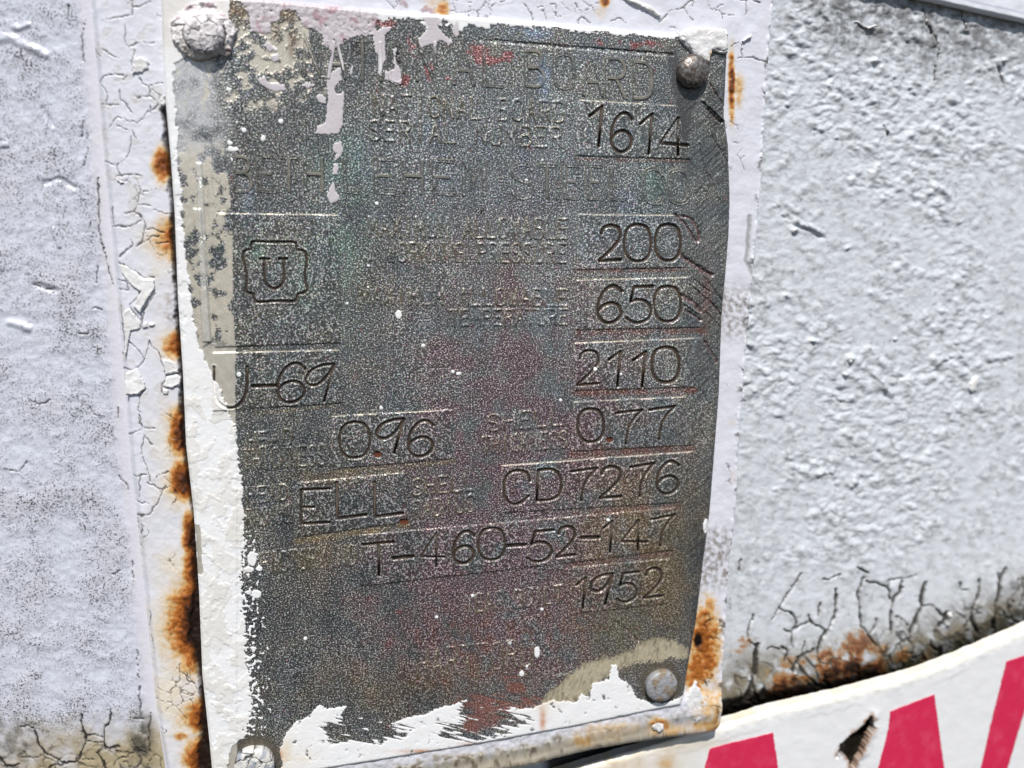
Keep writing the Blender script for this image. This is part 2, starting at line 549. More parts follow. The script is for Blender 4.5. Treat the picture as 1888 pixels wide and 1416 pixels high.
STROKES += [
    ("stamped_letter", [smooth([(395, 677), (396, 720), (404, 742), (427, 752), (446, 741), (455, 718), (456, 677)], 5)], 4.6),
    ("stamped_letter", [[(608, 901), (556, 903), (555, 966), (607, 963)], [(556, 935), (579, 935)]], 4.2),
    ("stamped_letter", [[(621, 890), (622, 956), (675, 949)]], 4.8),
    ("stamped_letter", [[(691, 889), (691, 953), (742, 946)]], 4.8),
    ("stamped_dash", [[(466, 712), (511, 711)]], 6.0), ("stamped_dash", [[(724, 1029), (762, 1026)]], 6.0),
    ("stamped_dash", [[(934, 1006), (968, 1004)]], 6.0), ("stamped_dash", [[(1071, 991), (1104, 990)]], 6.0),
    ("stamped_emblem", [smooth(tr(200, 420, 2.997, [(790, 120), (790, 90), (812, 76), (900, 80), (1020, 80), (1038, 92), (1042, 122), (1075, 126), (1092, 150),
                        (1096, 200), (1086, 245), (1090, 300), (1100, 338), (1082, 358), (1050, 366), (1040, 392), (1018, 408), (930, 405), (832, 412),
                        (808, 398), (800, 366), (772, 362), (755, 340), (766, 300), (760, 230), (746, 180), (746, 140), (768, 122), (790, 120)]), 3)], 3.8),
    ("stamped_letter", [tr(200, 420, 2.997, [(838, 172), (888, 172)]), tr(200, 420, 2.997, [(944, 172), (988, 172)]),
                        smooth(tr(200, 420, 2.997, [(862, 172), (862, 275), (876, 318), (918, 336), (955, 318), (968, 275), (968, 172)]), 4)], 4.0),
]
DOTS = [(1124, 811, 7.5, 5), (696, 838, 8.5, 6), (745, 962, 9, 5.5)]

G_CAP = {
    'A': [('l', [(0, 1), (.5, 0), (1, 1)]), ('l', [(.2, .64), (.8, .64)])],
    'B': [('l', [(0, 1), (0, 0)]), ('s', [(0, 0), (.7, .02), (.9, .2), (.7, .45), (0, .48)]), ('s', [(0, .48), (.75, .5), (1, .74), (.75, .98), (0, 1)])],
    'C': [('s', [(1, .2), (.8, .03), (.3, .02), (0, .2), (0, .8), (.3, .98), (.8, .97), (1, .8)])],
    'D': [('l', [(0, 1), (0, 0)]), ('s', [(0, 0), (.65, .02), (1, .22), (1, .78), (.65, .98), (0, 1)])],
    'E': [('l', [(1, 0), (0, 0), (0, 1), (1, 1)]), ('l', [(0, .48), (.75, .48)])],
    'F': [('l', [(1, 0), (0, 0), (0, 1)]), ('l', [(0, .48), (.75, .48)])],
    'G': [('s', [(1, .2), (.8, .03), (.3, .02), (0, .2), (0, .8), (.3, .98), (.8, .97), (1, .75)]), ('l', [(1, .75), (1, .52), (.6, .52)])],
    'H': [('l', [(0, 0), (0, 1)]), ('l', [(1, 0), (1, 1)]), ('l', [(0, .48), (1, .48)])],
    'I': [('l', [(.5, 0), (.5, 1)])],
    'K': [('l', [(0, 0), (0, 1)]), ('l', [(1, 0), (0, .55)]), ('l', [(.3, .4), (1, 1)])],
    'L': [('l', [(0, 0), (0, 1), (1, 1)])],
    'M': [('l', [(0, 1), (0, 0), (.5, .6), (1, 0), (1, 1)])],
    'N': [('l', [(0, 1), (0, 0), (1, 1), (1, 0)])],
    'O': [('s', [(.5, 0), (.9, .08), (1, .3), (1, .7), (.9, .92), (.5, 1), (.1, .92), (0, .7), (0, .3), (.1, .08), (.5, 0)])],
    'P': [('l', [(0, 1), (0, 0)]), ('s', [(0, 0), (.75, .02), (1, .25), (.75, .48), (0, .5)])],
    'R': [('l', [(0, 1), (0, 0)]), ('s', [(0, 0), (.75, .02), (1, .25), (.75, .48), (0, .5)]), ('l', [(.5, .5), (1, 1)])],
    'S': [('s', [(1, .17), (.8, .02), (.3, .02), (0, .18), (.12, .4), (.85, .58), (1, .8), (.75, .98), (.25, .98), (0, .82)])],
    'T': [('l', [(0, 0), (1, 0)]), ('l', [(.5, 0), (.5, 1)])],
    'U': [('s', [(0, 0), (0, .75), (.2, .97), (.5, 1), (.8, .97), (1, .75), (1, 0)])],
    'W': [('l', [(0, 0), (.25, 1), (.5, .3), (.75, 1), (1, 0)])],
    'X': [('l', [(0, 0), (1, 1)]), ('l', [(1, 0), (0, 1)])],
    'Y': [('l', [(0, 0), (.5, .5), (1, 0)]), ('l', [(.5, .5), (.5, 1)])],
}
# large raised lettering: character, x left, x right, y top, y bottom, shear
RAISED = [(c, x0, x1, y0, y1) for c, x0, x1, y0, y1 in [
    ('N', 560, 590, 66, 140), ('A', 604, 636, 70, 144), ('T', 652, 684, 74, 148), ('I', 694, 708, 78, 150), ('O', 717, 745, 80, 153), ('N', 768, 802, 76, 150),
    ('A', 836, 872, 80, 156), ('L', 892, 926, 86, 158),
    ('B', 970, 1002, 93, 158), ('O', 1022, 1057, 98, 162), ('A', 1074, 1110, 103, 176), ('R', 1118, 1152, 107, 180), ('D', 1168, 1200, 113, 181),
    ('B', 432, 462, 288, 352), ('E', 476, 508, 288, 352), ('T', 518, 548, 289, 353), ('H', 562, 594, 290, 353), ('L', 636, 664, 292, 354), ('E', 692, 727, 293, 355),
    ('H', 744, 778, 294, 356), ('E', 800, 836, 296, 357), ('M', 854, 892, 298, 360),
    ('S', 944, 981, 302, 364), ('T', 990, 1026, 304, 364), ('E', 1040, 1066, 305, 365), ('E', 1084, 1110, 306, 366), ('L', 1126, 1150, 307, 367),
    ('C', 1188, 1222, 310, 374), ('O', 1234, 1268, 312, 374)]]
# small raised captions: text, start (x, y top), end x, end y, height
CAPTIONS = [("NATIONAL BOARD", 690, 174, 1048, 188, 38), ("SERIAL NUMBER", 682, 222, 1044, 236, 36),
            ("MAXIMUM ALLOWABLE", 680, 400, 1052, 404, 36), ("WORKING PRESSURE", 714, 448, 1050, 450, 34),
            ("MAXIMUM ALLOWABLE", 664, 530, 1052, 534, 30), ("TEMPERATURE", 830, 572, 1052, 570, 28),
            ("SHELL", 900, 765, 1046, 752, 30), ("THICKNESS", 890, 806, 1050, 794, 30),
            ("HEAD", 456, 800, 545, 790, 28), ("THICKNESS", 450, 830, 604, 820, 36),
            ("HEAD", 455, 900, 536, 892, 28), ("RADIUS", 455, 940, 540, 930, 32),
            ("SHELL", 762, 884, 880, 872, 30), ("RADIUS", 762, 925, 880, 912, 30),
            ("FACTORY NO", 482, 1020, 660, 1004, 36), ("YEAR BUILT", 860, 1098, 1040, 1078, 32), ("HARTFORD", 770, 1200, 990, 1176, 50)]
BOXES = [
    [(1068, 184), (1245, 195), (1274, 293), (1062, 287)], [(1066, 395), (1245, 397), (1262, 493), (1063, 497)],
    [(1064, 516), (1272, 511), (1290, 603), (1062, 608)], [(1060, 632), (1288, 623), (1280, 713), (1058, 720)],
    [(1058, 741), (1264, 731), (1276, 820), (1055, 832)], [(925, 858), (1278, 832), (1252, 926), (925, 945)],
    [(668, 986), (1245, 936), (1240, 1014), (1060, 1036), (690, 1078), (665, 1080)], [(1056, 1046), (1236, 1030), (1232, 1112), (1056, 1132)],
    [(392, 650), (626, 645), (630, 743), (392, 757)], [(612, 767), (832, 755), (836, 845), (612, 865)],
    [(548, 890), (745, 871), (752, 962), (548, 990)], [(400, 393), (622, 396), (628, 632), (396, 640)],
    [(357, 385), (371, 385), (389, 630), (374, 630)],
]


def captions():
    out = []
    for text, xa, ya, xb, yb, h in CAPTIONS:
        n = len(text)
        for i, ch in enumerate(text):
            if ch == ' ':
                continue
            a = i / n; b = (i + 0.66) / n
            x0, x1 = xa + (xb - xa) * a, xa + (xb - xa) * b
            y0, y1 = ya + (yb - ya) * a, ya + (yb - ya) * b
            out += glyph(G_CAP[ch], (x0, y0), (x1, y1), (x0, y0 + h))
    return out


# ================================================================== data plate
plate = empty("data_plate", at(840, 1380, 0.001), "dark etched metal data plate with stamped numbers and flaking white paint around its edges", "name plate")


def build_plate():
    step = 1.42
    G = warp_grid(np.linspace(0, 1, int(1010 / step)), np.linspace(0, 1, int(1400 / step)), PL, PR, PT, PB, (340, 1310), (0, 1400))
    X, Y = G.X, G.Y
    xl, yt, yb, xr = PL(Y), PT(X), PB(X), PR(Y)
    n4 = fbm(X, Y, 9, 3, 1); n20 = fbm(X, Y, 26, 4, 2); n60 = fbm(X, Y, 70, 4, 3); n200 = fbm(X, Y, 220, 4, 4)
    nj = fbm(X, Y, 5, 2, 12)
    blob = lambda cx, cy, rx_, ry_: np.exp(-(((X - cx) / rx_) ** 2 + ((Y - cy) / ry_) ** 2))
    # ---------------- relief
    H = 0.00012 * n200
    box = np.full(X.shape, -20.0)
    for b in BOXES:
        box = np.maximum(box, G.poly(b, 6))
    boxm = sstep(-1.2, 1.2, box)
    H += 0.00022 * boxm
    capd = G.lines(captions(), 6)
    H += 0.0002 * sstep(3.1, 1.3, capd)
    H -= 0.00022 * sstep(4.5, 1.5, G.lines([[(885, 73), (1060, 88), (1240, 101)]], 8)) * sstep(-0.5, 0.3, n20 + 0.3)
    st = np.full(X.shape, 14.0); grv = np.zeros(X.shape)
    for nm, polys, wd in STROKES:
        d = G.lines(polys, 14)
        grv = np.maximum(grv, sstep(wd * 0.5 + 1.1, wd * 0.5 - 1.0, d))
        st = np.minimum(st, np.where(d < wd * 0.5 + 1, 14, d - wd * 0.5))
    for cx, cy, a, b in DOTS:
        d = np.hypot((X - cx) / a, (Y - cy) / b)
        grv = np.maximum(grv, sstep(1.15, 0.7, d))
    lip = sstep(1.0, 2.0, st) * sstep(4.5, 2.2, st)
    H += 0.00011 * lip - 0.00036 * grv
    gouges = [([(1244, 395), (1262, 412), (1284, 445)], 5, 1.0), ([(1256, 398), (1276, 406), (1288, 432), (1288, 446)], 6, .8), ([(1253, 467), (1270, 482), (1312, 508)], 9, 1.2),
              ([(1270, 520), (1300, 545), (1316, 560)], 3, -.7), ([(1280, 516), (1310, 540)], 3, .6), ([(1256, 545), (1276, 558), (1292, 574)], 9, 1.0), ([(1262, 572), (1292, 590)], 5, .8),
              ([(1258, 556), (1288, 578)], 2.5, -.8), ([(1290, 500), (1336, 560)], 3, .7), ([(1306, 550), (1336, 588)], 4, 1), ([(1300, 570), (1330, 600)], 3, -.6), ([(1300, 630), (1322, 668)], 4, .8),
              ([(1296, 186), (1336, 222)], 5, -1.1), ([(1302, 200), (1330, 226)], 3, 1.0), ([(1310, 155), (1338, 200)], 3, .8), ([(1290, 262), (1306, 330), (1303, 352)], 4, -.7), ([(1312, 250), (1344, 300)], 3, .6),
              ([(1275, 690), (1310, 750)], 3, .6), ([(1268, 742), (1300, 810)], 3, .5), ([(1150, 1155), (1178, 1183)], 2.5, .8), ([(1300, 640), (1320, 700)], 5, .5), ([(1310, 320), (1330, 372)], 3, -.6)]
    gm = np.zeros(X.shape)
    for p, wd, s in gouges:
        d = G.lines([smooth(p, 4)], 16, n4 * 2, n20 * 2)
        k = sstep(wd * 0.75, 0, d)
        H -= 0.0004 * s * k
        if s > 0.7:
            gm = np.maximum(gm, k)
    H -= 0.0005 * sstep(8, 0, np.minimum(np.minimum(X - xl, xr - X), np.minimum(Y - yt, yb - Y))) ** 2    # worn rounded edge
    scr = fbm(X * .75 - Y * .66, X * .66 + Y * .75, 6, 3, 47, ax=.12)
    H += .00012 * scr * sstep(1235, 1300, X)
    # ---------------- bare metal colour
    cool = lin(76, 81, 84); warm = lin(82, 80, 72); pur = lin(90, 66, 76); brn = lin(104, 86, 56); grn = lin(84, 116, 106)
    base = np.broadcast_to(cool, X.shape + (3,)).copy()
    base = mix(base, warm, np.clip(0.5 + n60, 0, 1) * 0.8)
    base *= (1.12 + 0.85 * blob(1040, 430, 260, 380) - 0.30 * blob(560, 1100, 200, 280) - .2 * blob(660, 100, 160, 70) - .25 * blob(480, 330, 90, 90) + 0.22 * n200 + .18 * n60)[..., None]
    for cx, cy, a, b, s in [(630, 300, 50, 50, .7), (640, 450, 45, 40, .6), (470, 460, 18, 25, .6), (560, 510, 30, 60, .4), (1205, 345, 30, 40, .7), (640, 540, 30, 80, .3), (655, 370, 40, 50, .3)]:
        base = mix(base, grn, np.clip(blob(cx, cy, a, b) * s * .8 * (0.8 + n20 + .6 * n60), 0, 0.7))
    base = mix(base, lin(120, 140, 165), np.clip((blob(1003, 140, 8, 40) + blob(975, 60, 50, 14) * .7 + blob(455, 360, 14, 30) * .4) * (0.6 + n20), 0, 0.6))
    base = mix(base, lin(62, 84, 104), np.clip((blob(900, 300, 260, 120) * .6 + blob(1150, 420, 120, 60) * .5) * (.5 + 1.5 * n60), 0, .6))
    run_ = fbm(X, Y, 24, 4, 45, ay=.16)                       # vertical weathering runs
    base = base * (1 + .35 * np.clip(run_, -.6, .8) * sstep(60, 200, Y))[..., None]
    pm = np.clip((blob(940, 760, 190, 300) * 1.0 + blob(920, 1120, 230, 160) * 1.1 + blob(1080, 900, 150, 220) * .5) * (0.62 + 1.1 * n60 + .5 * n20), 0, 0.8)
    base = mix(base, pur, pm)
    rm = np.clip((blob(900, 1190, 180, 90) * .6 + blob(1075, 1120, 40, 60) * .6) * (0.5 + 1.6 * n20), 0, 0.7)
    base = mix(base, lin(104, 66, 54), rm)
    bm = np.clip((blob(1180, 1020, 110, 150) + blob(560, 1020, 60, 40) * .6 + blob(760, 1270, 200, 40) * .5 + blob(600, 880, 60, 12) * .7) * (0.75 + n60), 0, 0.85)
    base = mix(base, brn, bm)
    base = mix(base, lin(88, 86, 66), np.clip((blob(1150, 1170, 70, 60) + blob(1240, 1000, 30, 100) * .5) * (0.7 + .6 * n20), 0, .7))
    # oxide left in the undersides of the raised boxes, and along box edges
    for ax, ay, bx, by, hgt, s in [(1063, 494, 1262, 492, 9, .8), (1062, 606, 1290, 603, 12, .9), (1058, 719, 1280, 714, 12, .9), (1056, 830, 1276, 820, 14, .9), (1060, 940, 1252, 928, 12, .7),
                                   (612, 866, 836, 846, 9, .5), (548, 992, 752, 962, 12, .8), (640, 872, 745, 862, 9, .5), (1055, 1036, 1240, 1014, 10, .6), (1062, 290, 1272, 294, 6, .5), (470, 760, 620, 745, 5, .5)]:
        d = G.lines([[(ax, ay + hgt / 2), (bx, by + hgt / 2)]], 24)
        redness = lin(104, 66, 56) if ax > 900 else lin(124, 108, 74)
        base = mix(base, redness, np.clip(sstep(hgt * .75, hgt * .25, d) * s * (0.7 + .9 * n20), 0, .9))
    lit_tops = sstep(1.5, .3, G.lines([[b[0], b[1]] for i, b in enumerate(BOXES[:-1]) if i not in (6, 7)], 6)) * sstep(-.25, .15, n20 + .25 * n60 + .12) * sstep(880, 960, np.where(Y > 800, X, 9999))
    base = mix(base, lin(196, 188, 170), lit_tops * .75); grain_w = lit_tops  # sun on the boxes' top edges, painted as pale lines
    base = mix(base, lin(150, 142, 120), .35 * sstep(1.6, .4, np.abs(box)) * np.clip(.4 + n20, 0, 1))
    base = mix(base, lin(120, 110, 84), 0.4 * sstep(3.0, 1.5, capd) * np.clip(.6 + n60, 0, 1))
    cw = sstep(1.3, .2, np.abs(capd - 2.2)) * np.clip(.5 + 1.2 * n60 + n20, 0, 1)
    base = mix(base, lin(132, 128, 114), .6 * cw); grain_w = np.maximum(grain_w, .8 * cw)
    base = mix(base, lin(104, 66, 56), 0.7 * np.clip(blob(1302, 560, 10, 60) * (0.8 + n20), 0, 1))
    base = mix(base, lin(108, 76, 74), 0.75 * gm)
    base = mix(base, lin(128, 124, 114), .5 * lip * np.clip(.6 + n20, 0, 1))
    base = mix(base, lin(30, 27, 24), 0.75 * grv)  # groove dirt and shade put into one dark colour
    # red paint remains near the top
    rp = np.clip((blob(880, 95, 28, 12) + blob(895, 112, 26, 8) + blob(935, 104, 14, 10) + blob(712, 40, 20, 14) + blob(790, 130, 9, 22) + blob(745, 150, 10, 14) + blob(825, 145, 10, 8)
                  + blob(1190, 82, 40, 9) * .8 + blob(1090, 80, 60, 6) * .4 + blob(760, 85, 12, 18) * .7), 0, 1)
    rp = sstep(0.35, 0.75, rp + 0.55 * n20 + 0.35 * n4)
    base = mix(base, lin(128, 44, 50), rp * 0.7)
    grain = np.clip(0.95 - 0.25 * bm - 0.45 * sstep(1190, 1320, X) + 0.35 * n60 + .2 * n200, 0.2, 1)
    grain = grain * (1 - .8 * grain_w)
    # smooth dark run under the upper right rivet
    run = np.maximum(G.poly([(1240, 110), (1300, 150), (1290, 180), (1278, 210), (1268, 262), (1256, 262), (1250, 200), (1238, 160)], 14),
                     G.poly([(1232, 100), (1250, 92), (1258, 170), (1238, 168)], 14))
    rn = sstep(-3, 4, run + 2 * n20)
    base = mix(base, lin(78, 78, 80), 0.85 * rn); grain *= 1 - 0.75 * rn
    # dark halos
    for cx, cy, rr in [(1217, 1261, 46), (470, 1404, 58)]:
        k = sstep(rr, rr * .7, np.hypot(X - cx, Y - cy) + 5 * n20)
        base = mix(base, lin(100, 92, 80), 0.8 * k); grain *= 1 - .8 * k
    dk = sstep(9, 4, np.abs(np.hypot((X - 730) / .5, Y - 110) - 12)) * 0 + sstep(1.2, .7, np.hypot((X - 731) / 8, (Y - 112) / 22) + .25 * n20)
    base = mix(base, lin(20, 17, 16), dk); dk = sstep(1.2, .6, np.hypot((X - 660) / 14, (Y - 92) / 14) + .4 * n20); base = mix(base, lin(28, 22, 20), dk * .8)
    base = mix(base, lin(18, 16, 16), sstep(1.2, .6, np.hypot((X - 889) / 6, (Y - 391) / 7) + .4 * n4))
    # ---------------- translucent milky and cream film on the left
    xf = np.interp(Y, [60, 115, 200, 290, 300, 400, 560, 640, 760, 870], [395, 402, 411, 414, 417, 428, 430, 434, 434, 437])
    lim = sstep(1.5, -1.5, X - xf - 1.5 * n4)
    soft = sstep(30, -45, X - xf - 18 * n20)
    milky = sstep(60, 120, Y) * sstep(345, 270, Y) * soft * np.clip(.92 + .8 * n60 + .5 * n20, 0.1, .95)
    mott = sstep(240, 300, Y) * sstep(690, 640, Y) * lim * sstep(-0.08, 0.12, n20 * .8 + .5 * n60 + 0.1 + .1 * sstep(400, 600, Y))
    solid = sstep(615, 650, Y) * lim
    mot2 = sstep(-0.1, .28, n20 + .35 * n60 + .4 * (blob(500, 120, 90, 75) + blob(470, 85, 60, 60) * .5) - .36 + .25 * blob(540, 60, 120, 30) + .35 * fbm(X, Y, 13, 3, 48))
    mot2 = mot2 * sstep(640, 560, X) * sstep(215, 180, Y)
    film = lin(216, 209, 194)
    base = mix(base, lin(200, 201, 204), milky); grain *= 1 - milky * .9
    base = mix(base, film, np.maximum(mott, mot2) * 0.84); grain *= 1 - .9 * np.maximum(mott, mot2)
    base = mix(base, lin(206, 201, 190), solid * .95); grain *= 1 - .95 * solid
    bar = G.poly([(362, 300), (372, 300), (389, 630), (374, 640)], 8)
    base = mix(base, lin(206, 204, 198), .75 * sstep(-1, 1.5, bar)); H += .0002 * sstep(-1.5, 1.5, bar)
    base = mix(base, lin(105, 84, 56), np.clip((blob(525, 25, 22, 14) + blob(430, 20, 30, 26) * 1.1 + blob(508, 58, 9, 18) + blob(540, 75, 8, 26)) * (.8 + n20), 0, .85))
    # ---------------- opaque flaking paint (signed distance, + inside)
    b1 = np.interp(Y, [-20, 60, 118, 200, 300, 400, 500, 560, 640, 690, 740, 790, 850, 900, 1000, 1060, 1150, 1250, 1300, 1340, 1380, 1440],
                   [424, 420, 322, 322, 331, 337, 345, 355, 366, 390, 416, 434, 438, 449, 452, 443, 450, 458, 464, 456, 442, 436])
    edge = b1 - X + 7 * n20 + 2.5 * n4 + 4 * nj * sstep(640, 800, Y)
    rough_in = .0 * sstep(620, 700, Y)
    edge = np.minimum(edge, 20 + 60 * (n20 + .5 * n4 + .25) * rough_in + (1 - rough_in) * 50)
    vio = G.poly(tr(400, 0, 5.244, [(220, 20), (330, -60), (560, -60), (900, 0), (1300, 60), (1550, 120), (1520, 230), (1540, 330), (1400, 350), (1260, 380), (1200, 330), (1210, 420),
                                    (1130, 500), (1020, 440), (1020, 350), (940, 290), (850, 250), (760, 110), (620, 90), (600, 200), (520, 230), (520, 320), (320, 310), (310, 120)]), 14) + 5 * n20 + 3 * nj
    vio = np.minimum(vio, 6 * (n4 + .6))
    edge = np.maximum(edge, vio)
    bits = [tr(560, 0, 2.997, p) for p in (
        [(125, 415), (165, 395), (205, 370), (210, 440), (168, 480), (175, 515), (200, 522), (222, 500), (215, 690), (190, 742), (65, 740), (75, 700), (118, 680), (135, 560)],
        [(165, 800), (205, 775), (220, 830), (200, 870), (165, 895), (182, 850), (158, 830)], [(165, 905), (192, 905), (187, 970), (160, 965)],
        [(155, 1015), (166, 1000), (178, 1060), (197, 1080), (190, 1115), (150, 1125), (128, 1085)],
        [(385, 190), (440, 150), (495, 150), (448, 195), (452, 330), (440, 355), (425, 345), (392, 270)], [(495, 275), (512, 265), (506, 340), (535, 382), (540, 470), (450, 440), (450, 398), (500, 382)],
        [(635, 215), (720, 120), (775, 190), (822, 232), (800, 252), (760, 222), (690, 250), (630, 275)], [(815, 165), (850, 120), (860, 200), (832, 198)],
        [(258, 380), (272, 360), (270, 410), (258, 415)], [(660, 100), (740, 95), (760, 130), (690, 150)])]
    bits += [tr(400, 0, 5.244, p) for p in ([(455, 440), (490, 395), (555, 460), (565, 490), (510, 500)], [(820, 830), (865, 790), (940, 825), (890, 860)], [(950, 930), (1000, 910), (1050, 940), (1050, 1010), (990, 990)],
                                            [(385, 770), (460, 740), (500, 800), (650, 820), (670, 870), (560, 890), (440, 830)], [(520, 540), (590, 520), (600, 590), (540, 600)])]
    bsd = np.full(X.shape, -20.0)
    for p in bits:
        bsd = np.maximum(bsd, G.poly(p, 10))
    edge = np.maximum(edge, bsd + 1.6 * nj + 1.2 * n4)
    strip = np.interp(X, [480, 560, 700, 900, 1000, 1240, 1260], [6, 14, 16, 12, 9, 8, 6]) + 7 * n20 + 4 * nj - (Y - yt)
    strip = np.maximum(strip, 9 * blob(830, 38, 70, 14) * (n20 * 3 + .6) - 2)
    edge = np.maximum(edge, np.minimum(strip, np.where(X > 430, 20, -20)))
    low = [(490, 1470), (510, 1400), (519, 1374), (529, 1349), (547, 1331), (570, 1319), (590, 1298), (602, 1306), (640, 1302), (628, 1318), (640, 1330), (668, 1322), (668, 1334), (704, 1330), (706, 1341), (740, 1326),
           (790, 1316), (800, 1308), (830, 1300), (860, 1290), (866, 1304), (884, 1296), (905, 1312), (940, 1302), (960, 1308), (997, 1299), (1017, 1291), (1063, 1294), (1072, 1280), (1088, 1284), (1092, 1258), (1110, 1256), (1123, 1250),
           (1127, 1228), (1137, 1224), (1143, 1254), (1163, 1262), (1172, 1286), (1200, 1296), (1232, 1296), (1262, 1282), (1300, 1270), (1300, 1480)]
    lsd = G.poly(low, 30) + 2.2 * n4 + 1.5 * nj
    # torn streaks along the white patch
    ang = fbm(X * .35 + Y * .9, Y * 1.0 - X * .25, 5, 3, 41, ax=.22)
    tear = np.clip(blob(660, 1340, 60, 26) + blob(690, 1350, 55, 14) + blob(905, 1322, 70, 26) + blob(860, 1352, 70, 16) * .8 + blob(890, 1300, 40, 14) + blob(620, 1352, 20, 18) * .8, 0, 1)
    lsd = np.minimum(lsd, 9 * (ang + .95 - 1.5 * tear))
    lsd = np.minimum(lsd, 3 * (fbm(X, Y, 16, 3, 77) + .62))
    edge = np.maximum(edge, lsd)
    # specks left of the paint's border and splatter
    fl = fbm(X, Y, 8, 2, 60)
    near = sstep(46, 0, X - b1) * sstep(960, 1040, Y) * sstep(1400, 1330, Y)
    edge = np.maximum(edge, np.where(near > .02, 7 * (fl - .62 + .5 * near), -9))
    near = sstep(46, 0, X - xf) * sstep(10, 30, X - xf + 20) * sstep(130, 180, Y) * sstep(345, 290, Y)
    edge = np.maximum(edge, np.where(near > .05, 6 * (fbm(X, Y, 10, 2, 61, ax=.6) - .8 + .35 * near), -9))
    sp = [(735, 580, 5, 7), (485, 255, 4, 5), (518, 224, 4, 4), (450, 240, 4, 4), (970, 333, 2.5, 2.5), (695, 375, 3, 3), (723, 178, 2, 2), (1000, 295, 2, 2), (1097, 680, 3, 3), (835, 685, 3, 3), (845, 689, 4, 3),
          (1034, 738, 2.5, 2.5), (780, 637, 3.5, 3), (703, 752, 3, 3), (441, 690, 4, 4), (872, 1098, 3, 3), (805, 1138, 2.6, 2.6), (999, 1123, 2.6, 2.8), (940, 1185, 3, 3), (990, 1202, 4.5, 9), (962, 1242, 4, 5),
          (971, 1230, 2, 4), (1120, 958, 3, 2.5), (563, 1177, 3, 3), (473, 1022, 4, 2.5), (1145, 690, 2, 2), (640, 560, 2, 2), (680, 490, 2.5, 2), (560, 950, 1.6, 1.6), (473, 1095, 8, 7), (465, 1030, 7, 12), (459, 1050, 8, 5), (478, 1048, 6, 4),
          (508, 92, 3, 3), (430, 276, 9, 3.5), (1302, 970, 5, 12), (1310, 975, 4, 5)]
    for cx, cy, a, b in sp:
        edge = np.maximum(edge, (1.15 - np.hypot((X - cx) / a, (Y - cy) / b)) * min(a, b) + .6 * nj)
    rs = np.random.RandomState(5)
    for _ in range(60):
        cx, cy, r_ = rs.uniform(440, 1230), rs.uniform(200, 1250), rs.uniform(.7, 1.5)
        edge = np.maximum(edge, r_ * 1.1 - np.hypot(X - cx, Y - cy)) if False else edge
    tb = G.poly([(1247, 60), (1256, 52), (1345, 50), (1350, 98), (1330, 100), (1312, 96), (1306, 118), (1294, 114), (1280, 104), (1266, 88), (1252, 74)], 14) + 2 * n4
    edge = np.maximum(edge, tb)
    for cx, cy, rr in [(1217, 1261, 38), (470, 1406, 50)]:
        edge = np.minimum(edge, np.hypot(X - cx, Y - cy) - rr + 7 * n20 + 6 * sstep(0, 30, Y - cy))
    # a bare strip along the left edge
    gap = sstep(7, 4, np.abs(X - xl - 5) - 2 * n20) * sstep(960, 975, Y) * sstep(1070, 1050, Y)
    edge = np.where(gap > .5, -3, edge)
    # ---------------- paint colour
    coat = np.broadcast_to(lin(233, 234, 236), X.shape + (3,)).copy()
    f1, f2, cid = worley(X + 5 * n20, Y + 5 * n20, 30, 8)
    layer = sstep(.58, .62, cid + .25 * n20) * sstep(680, 740, Y) * sstep(480, 440, X)
    coat = mix(coat, lin(220, 218, 213), layer * .6)
    layer2 = sstep(.13, .17, n20 * .7 + n60 * .5) * sstep(660, 740, Y) * sstep(480, 440, X)
    coat = mix(coat, lin(224, 221, 216), layer2 * .5)
    coat = mix(coat, lin(190, 182, 188), sstep(-8, 4, vio) * .95)
    coat = mix(coat, lin(160, 112, 126), .65 * sstep(-8, 4, vio) * sstep(.3, .7, n20 + .5 * blob(480, 35, 15, 20) + .5 * blob(605, 25, 20, 20) + .3 * blob(695, 45, 30, 10)))
    coat = mix(coat, lin(196, 190, 196), sstep(-4, 2, bsd))
    coat = mix(coat, lin(208, 204, 198), sstep(120, 60, Y) * sstep(430, 410, X) * .6)
    coat = mix(coat, lin(222, 208, 184), np.clip((blob(1000, 1275, 30, 30) + blob(520, 1400, 16, 50) + blob(560, 1400, 20, 30) * .4) * (.8 + n20), 0, .9))
    coat = mix(coat, lin(196, 148, 120), np.clip((blob(770, 1385, 40, 4) + blob(870, 1372, 30, 4) * .5 + blob(1000, 1325, 6, 22) * .8 + blob(515, 1390, 5, 40)) * (.8 + n20), 0, .9))
    coat = mix(coat, lin(214, 170, 96), .6 * np.clip(blob(1305, 95, 8, 22) * (1 + n20), 0, 1))
    # cream smear round the lower right rivet
    cr = G.poly(tr(830, 944, 2.997, [(500, 1060), (540, 1005), (620, 935), (700, 860), (720, 840), (800, 820), (900, 800), (1000, 765), (1040, 730), (1130, 700), (1230, 700), (1300, 750), (1330, 800), (1200, 815), (1000, 832),
                                     (880, 885), (800, 965), (710, 1050), (560, 1060)]), 16) + 6 * n20 + 3 * nj + 7 * fbm(X + .3 * Y, Y, 5, 3, 49, ay=.3)
    crm = sstep(-4, 5, cr)
    base = mix(base, lin(212, 202, 174), crm * .92); grain *= 1 - .9 * crm
    hair = fbm(X + .3 * Y, Y, 5, 3, 49, ay=.3)
    base = mix(base, lin(112, 104, 84), crm * np.clip(.0 + .8 * hair + .6 * n20, 0, .7))
    base = mix(base, lin(190, 188, 176), .7 * sstep(3, 1, G.lines([[(1028, 1244), (1060, 1238)], [(1060, 1100 + 140), (1200, 1225)]], 8)) * sstep(1080, 1020, X))
    # brick red smears above the lower white
    rd = np.clip(blob(905, 1302, 62, 20) + blob(950, 1268, 22, 9) + blob(880, 1335, 36, 16) + blob(985, 1290, 24, 8) * .8 + blob(945, 1248, 16, 8) * .7, 0, 1)
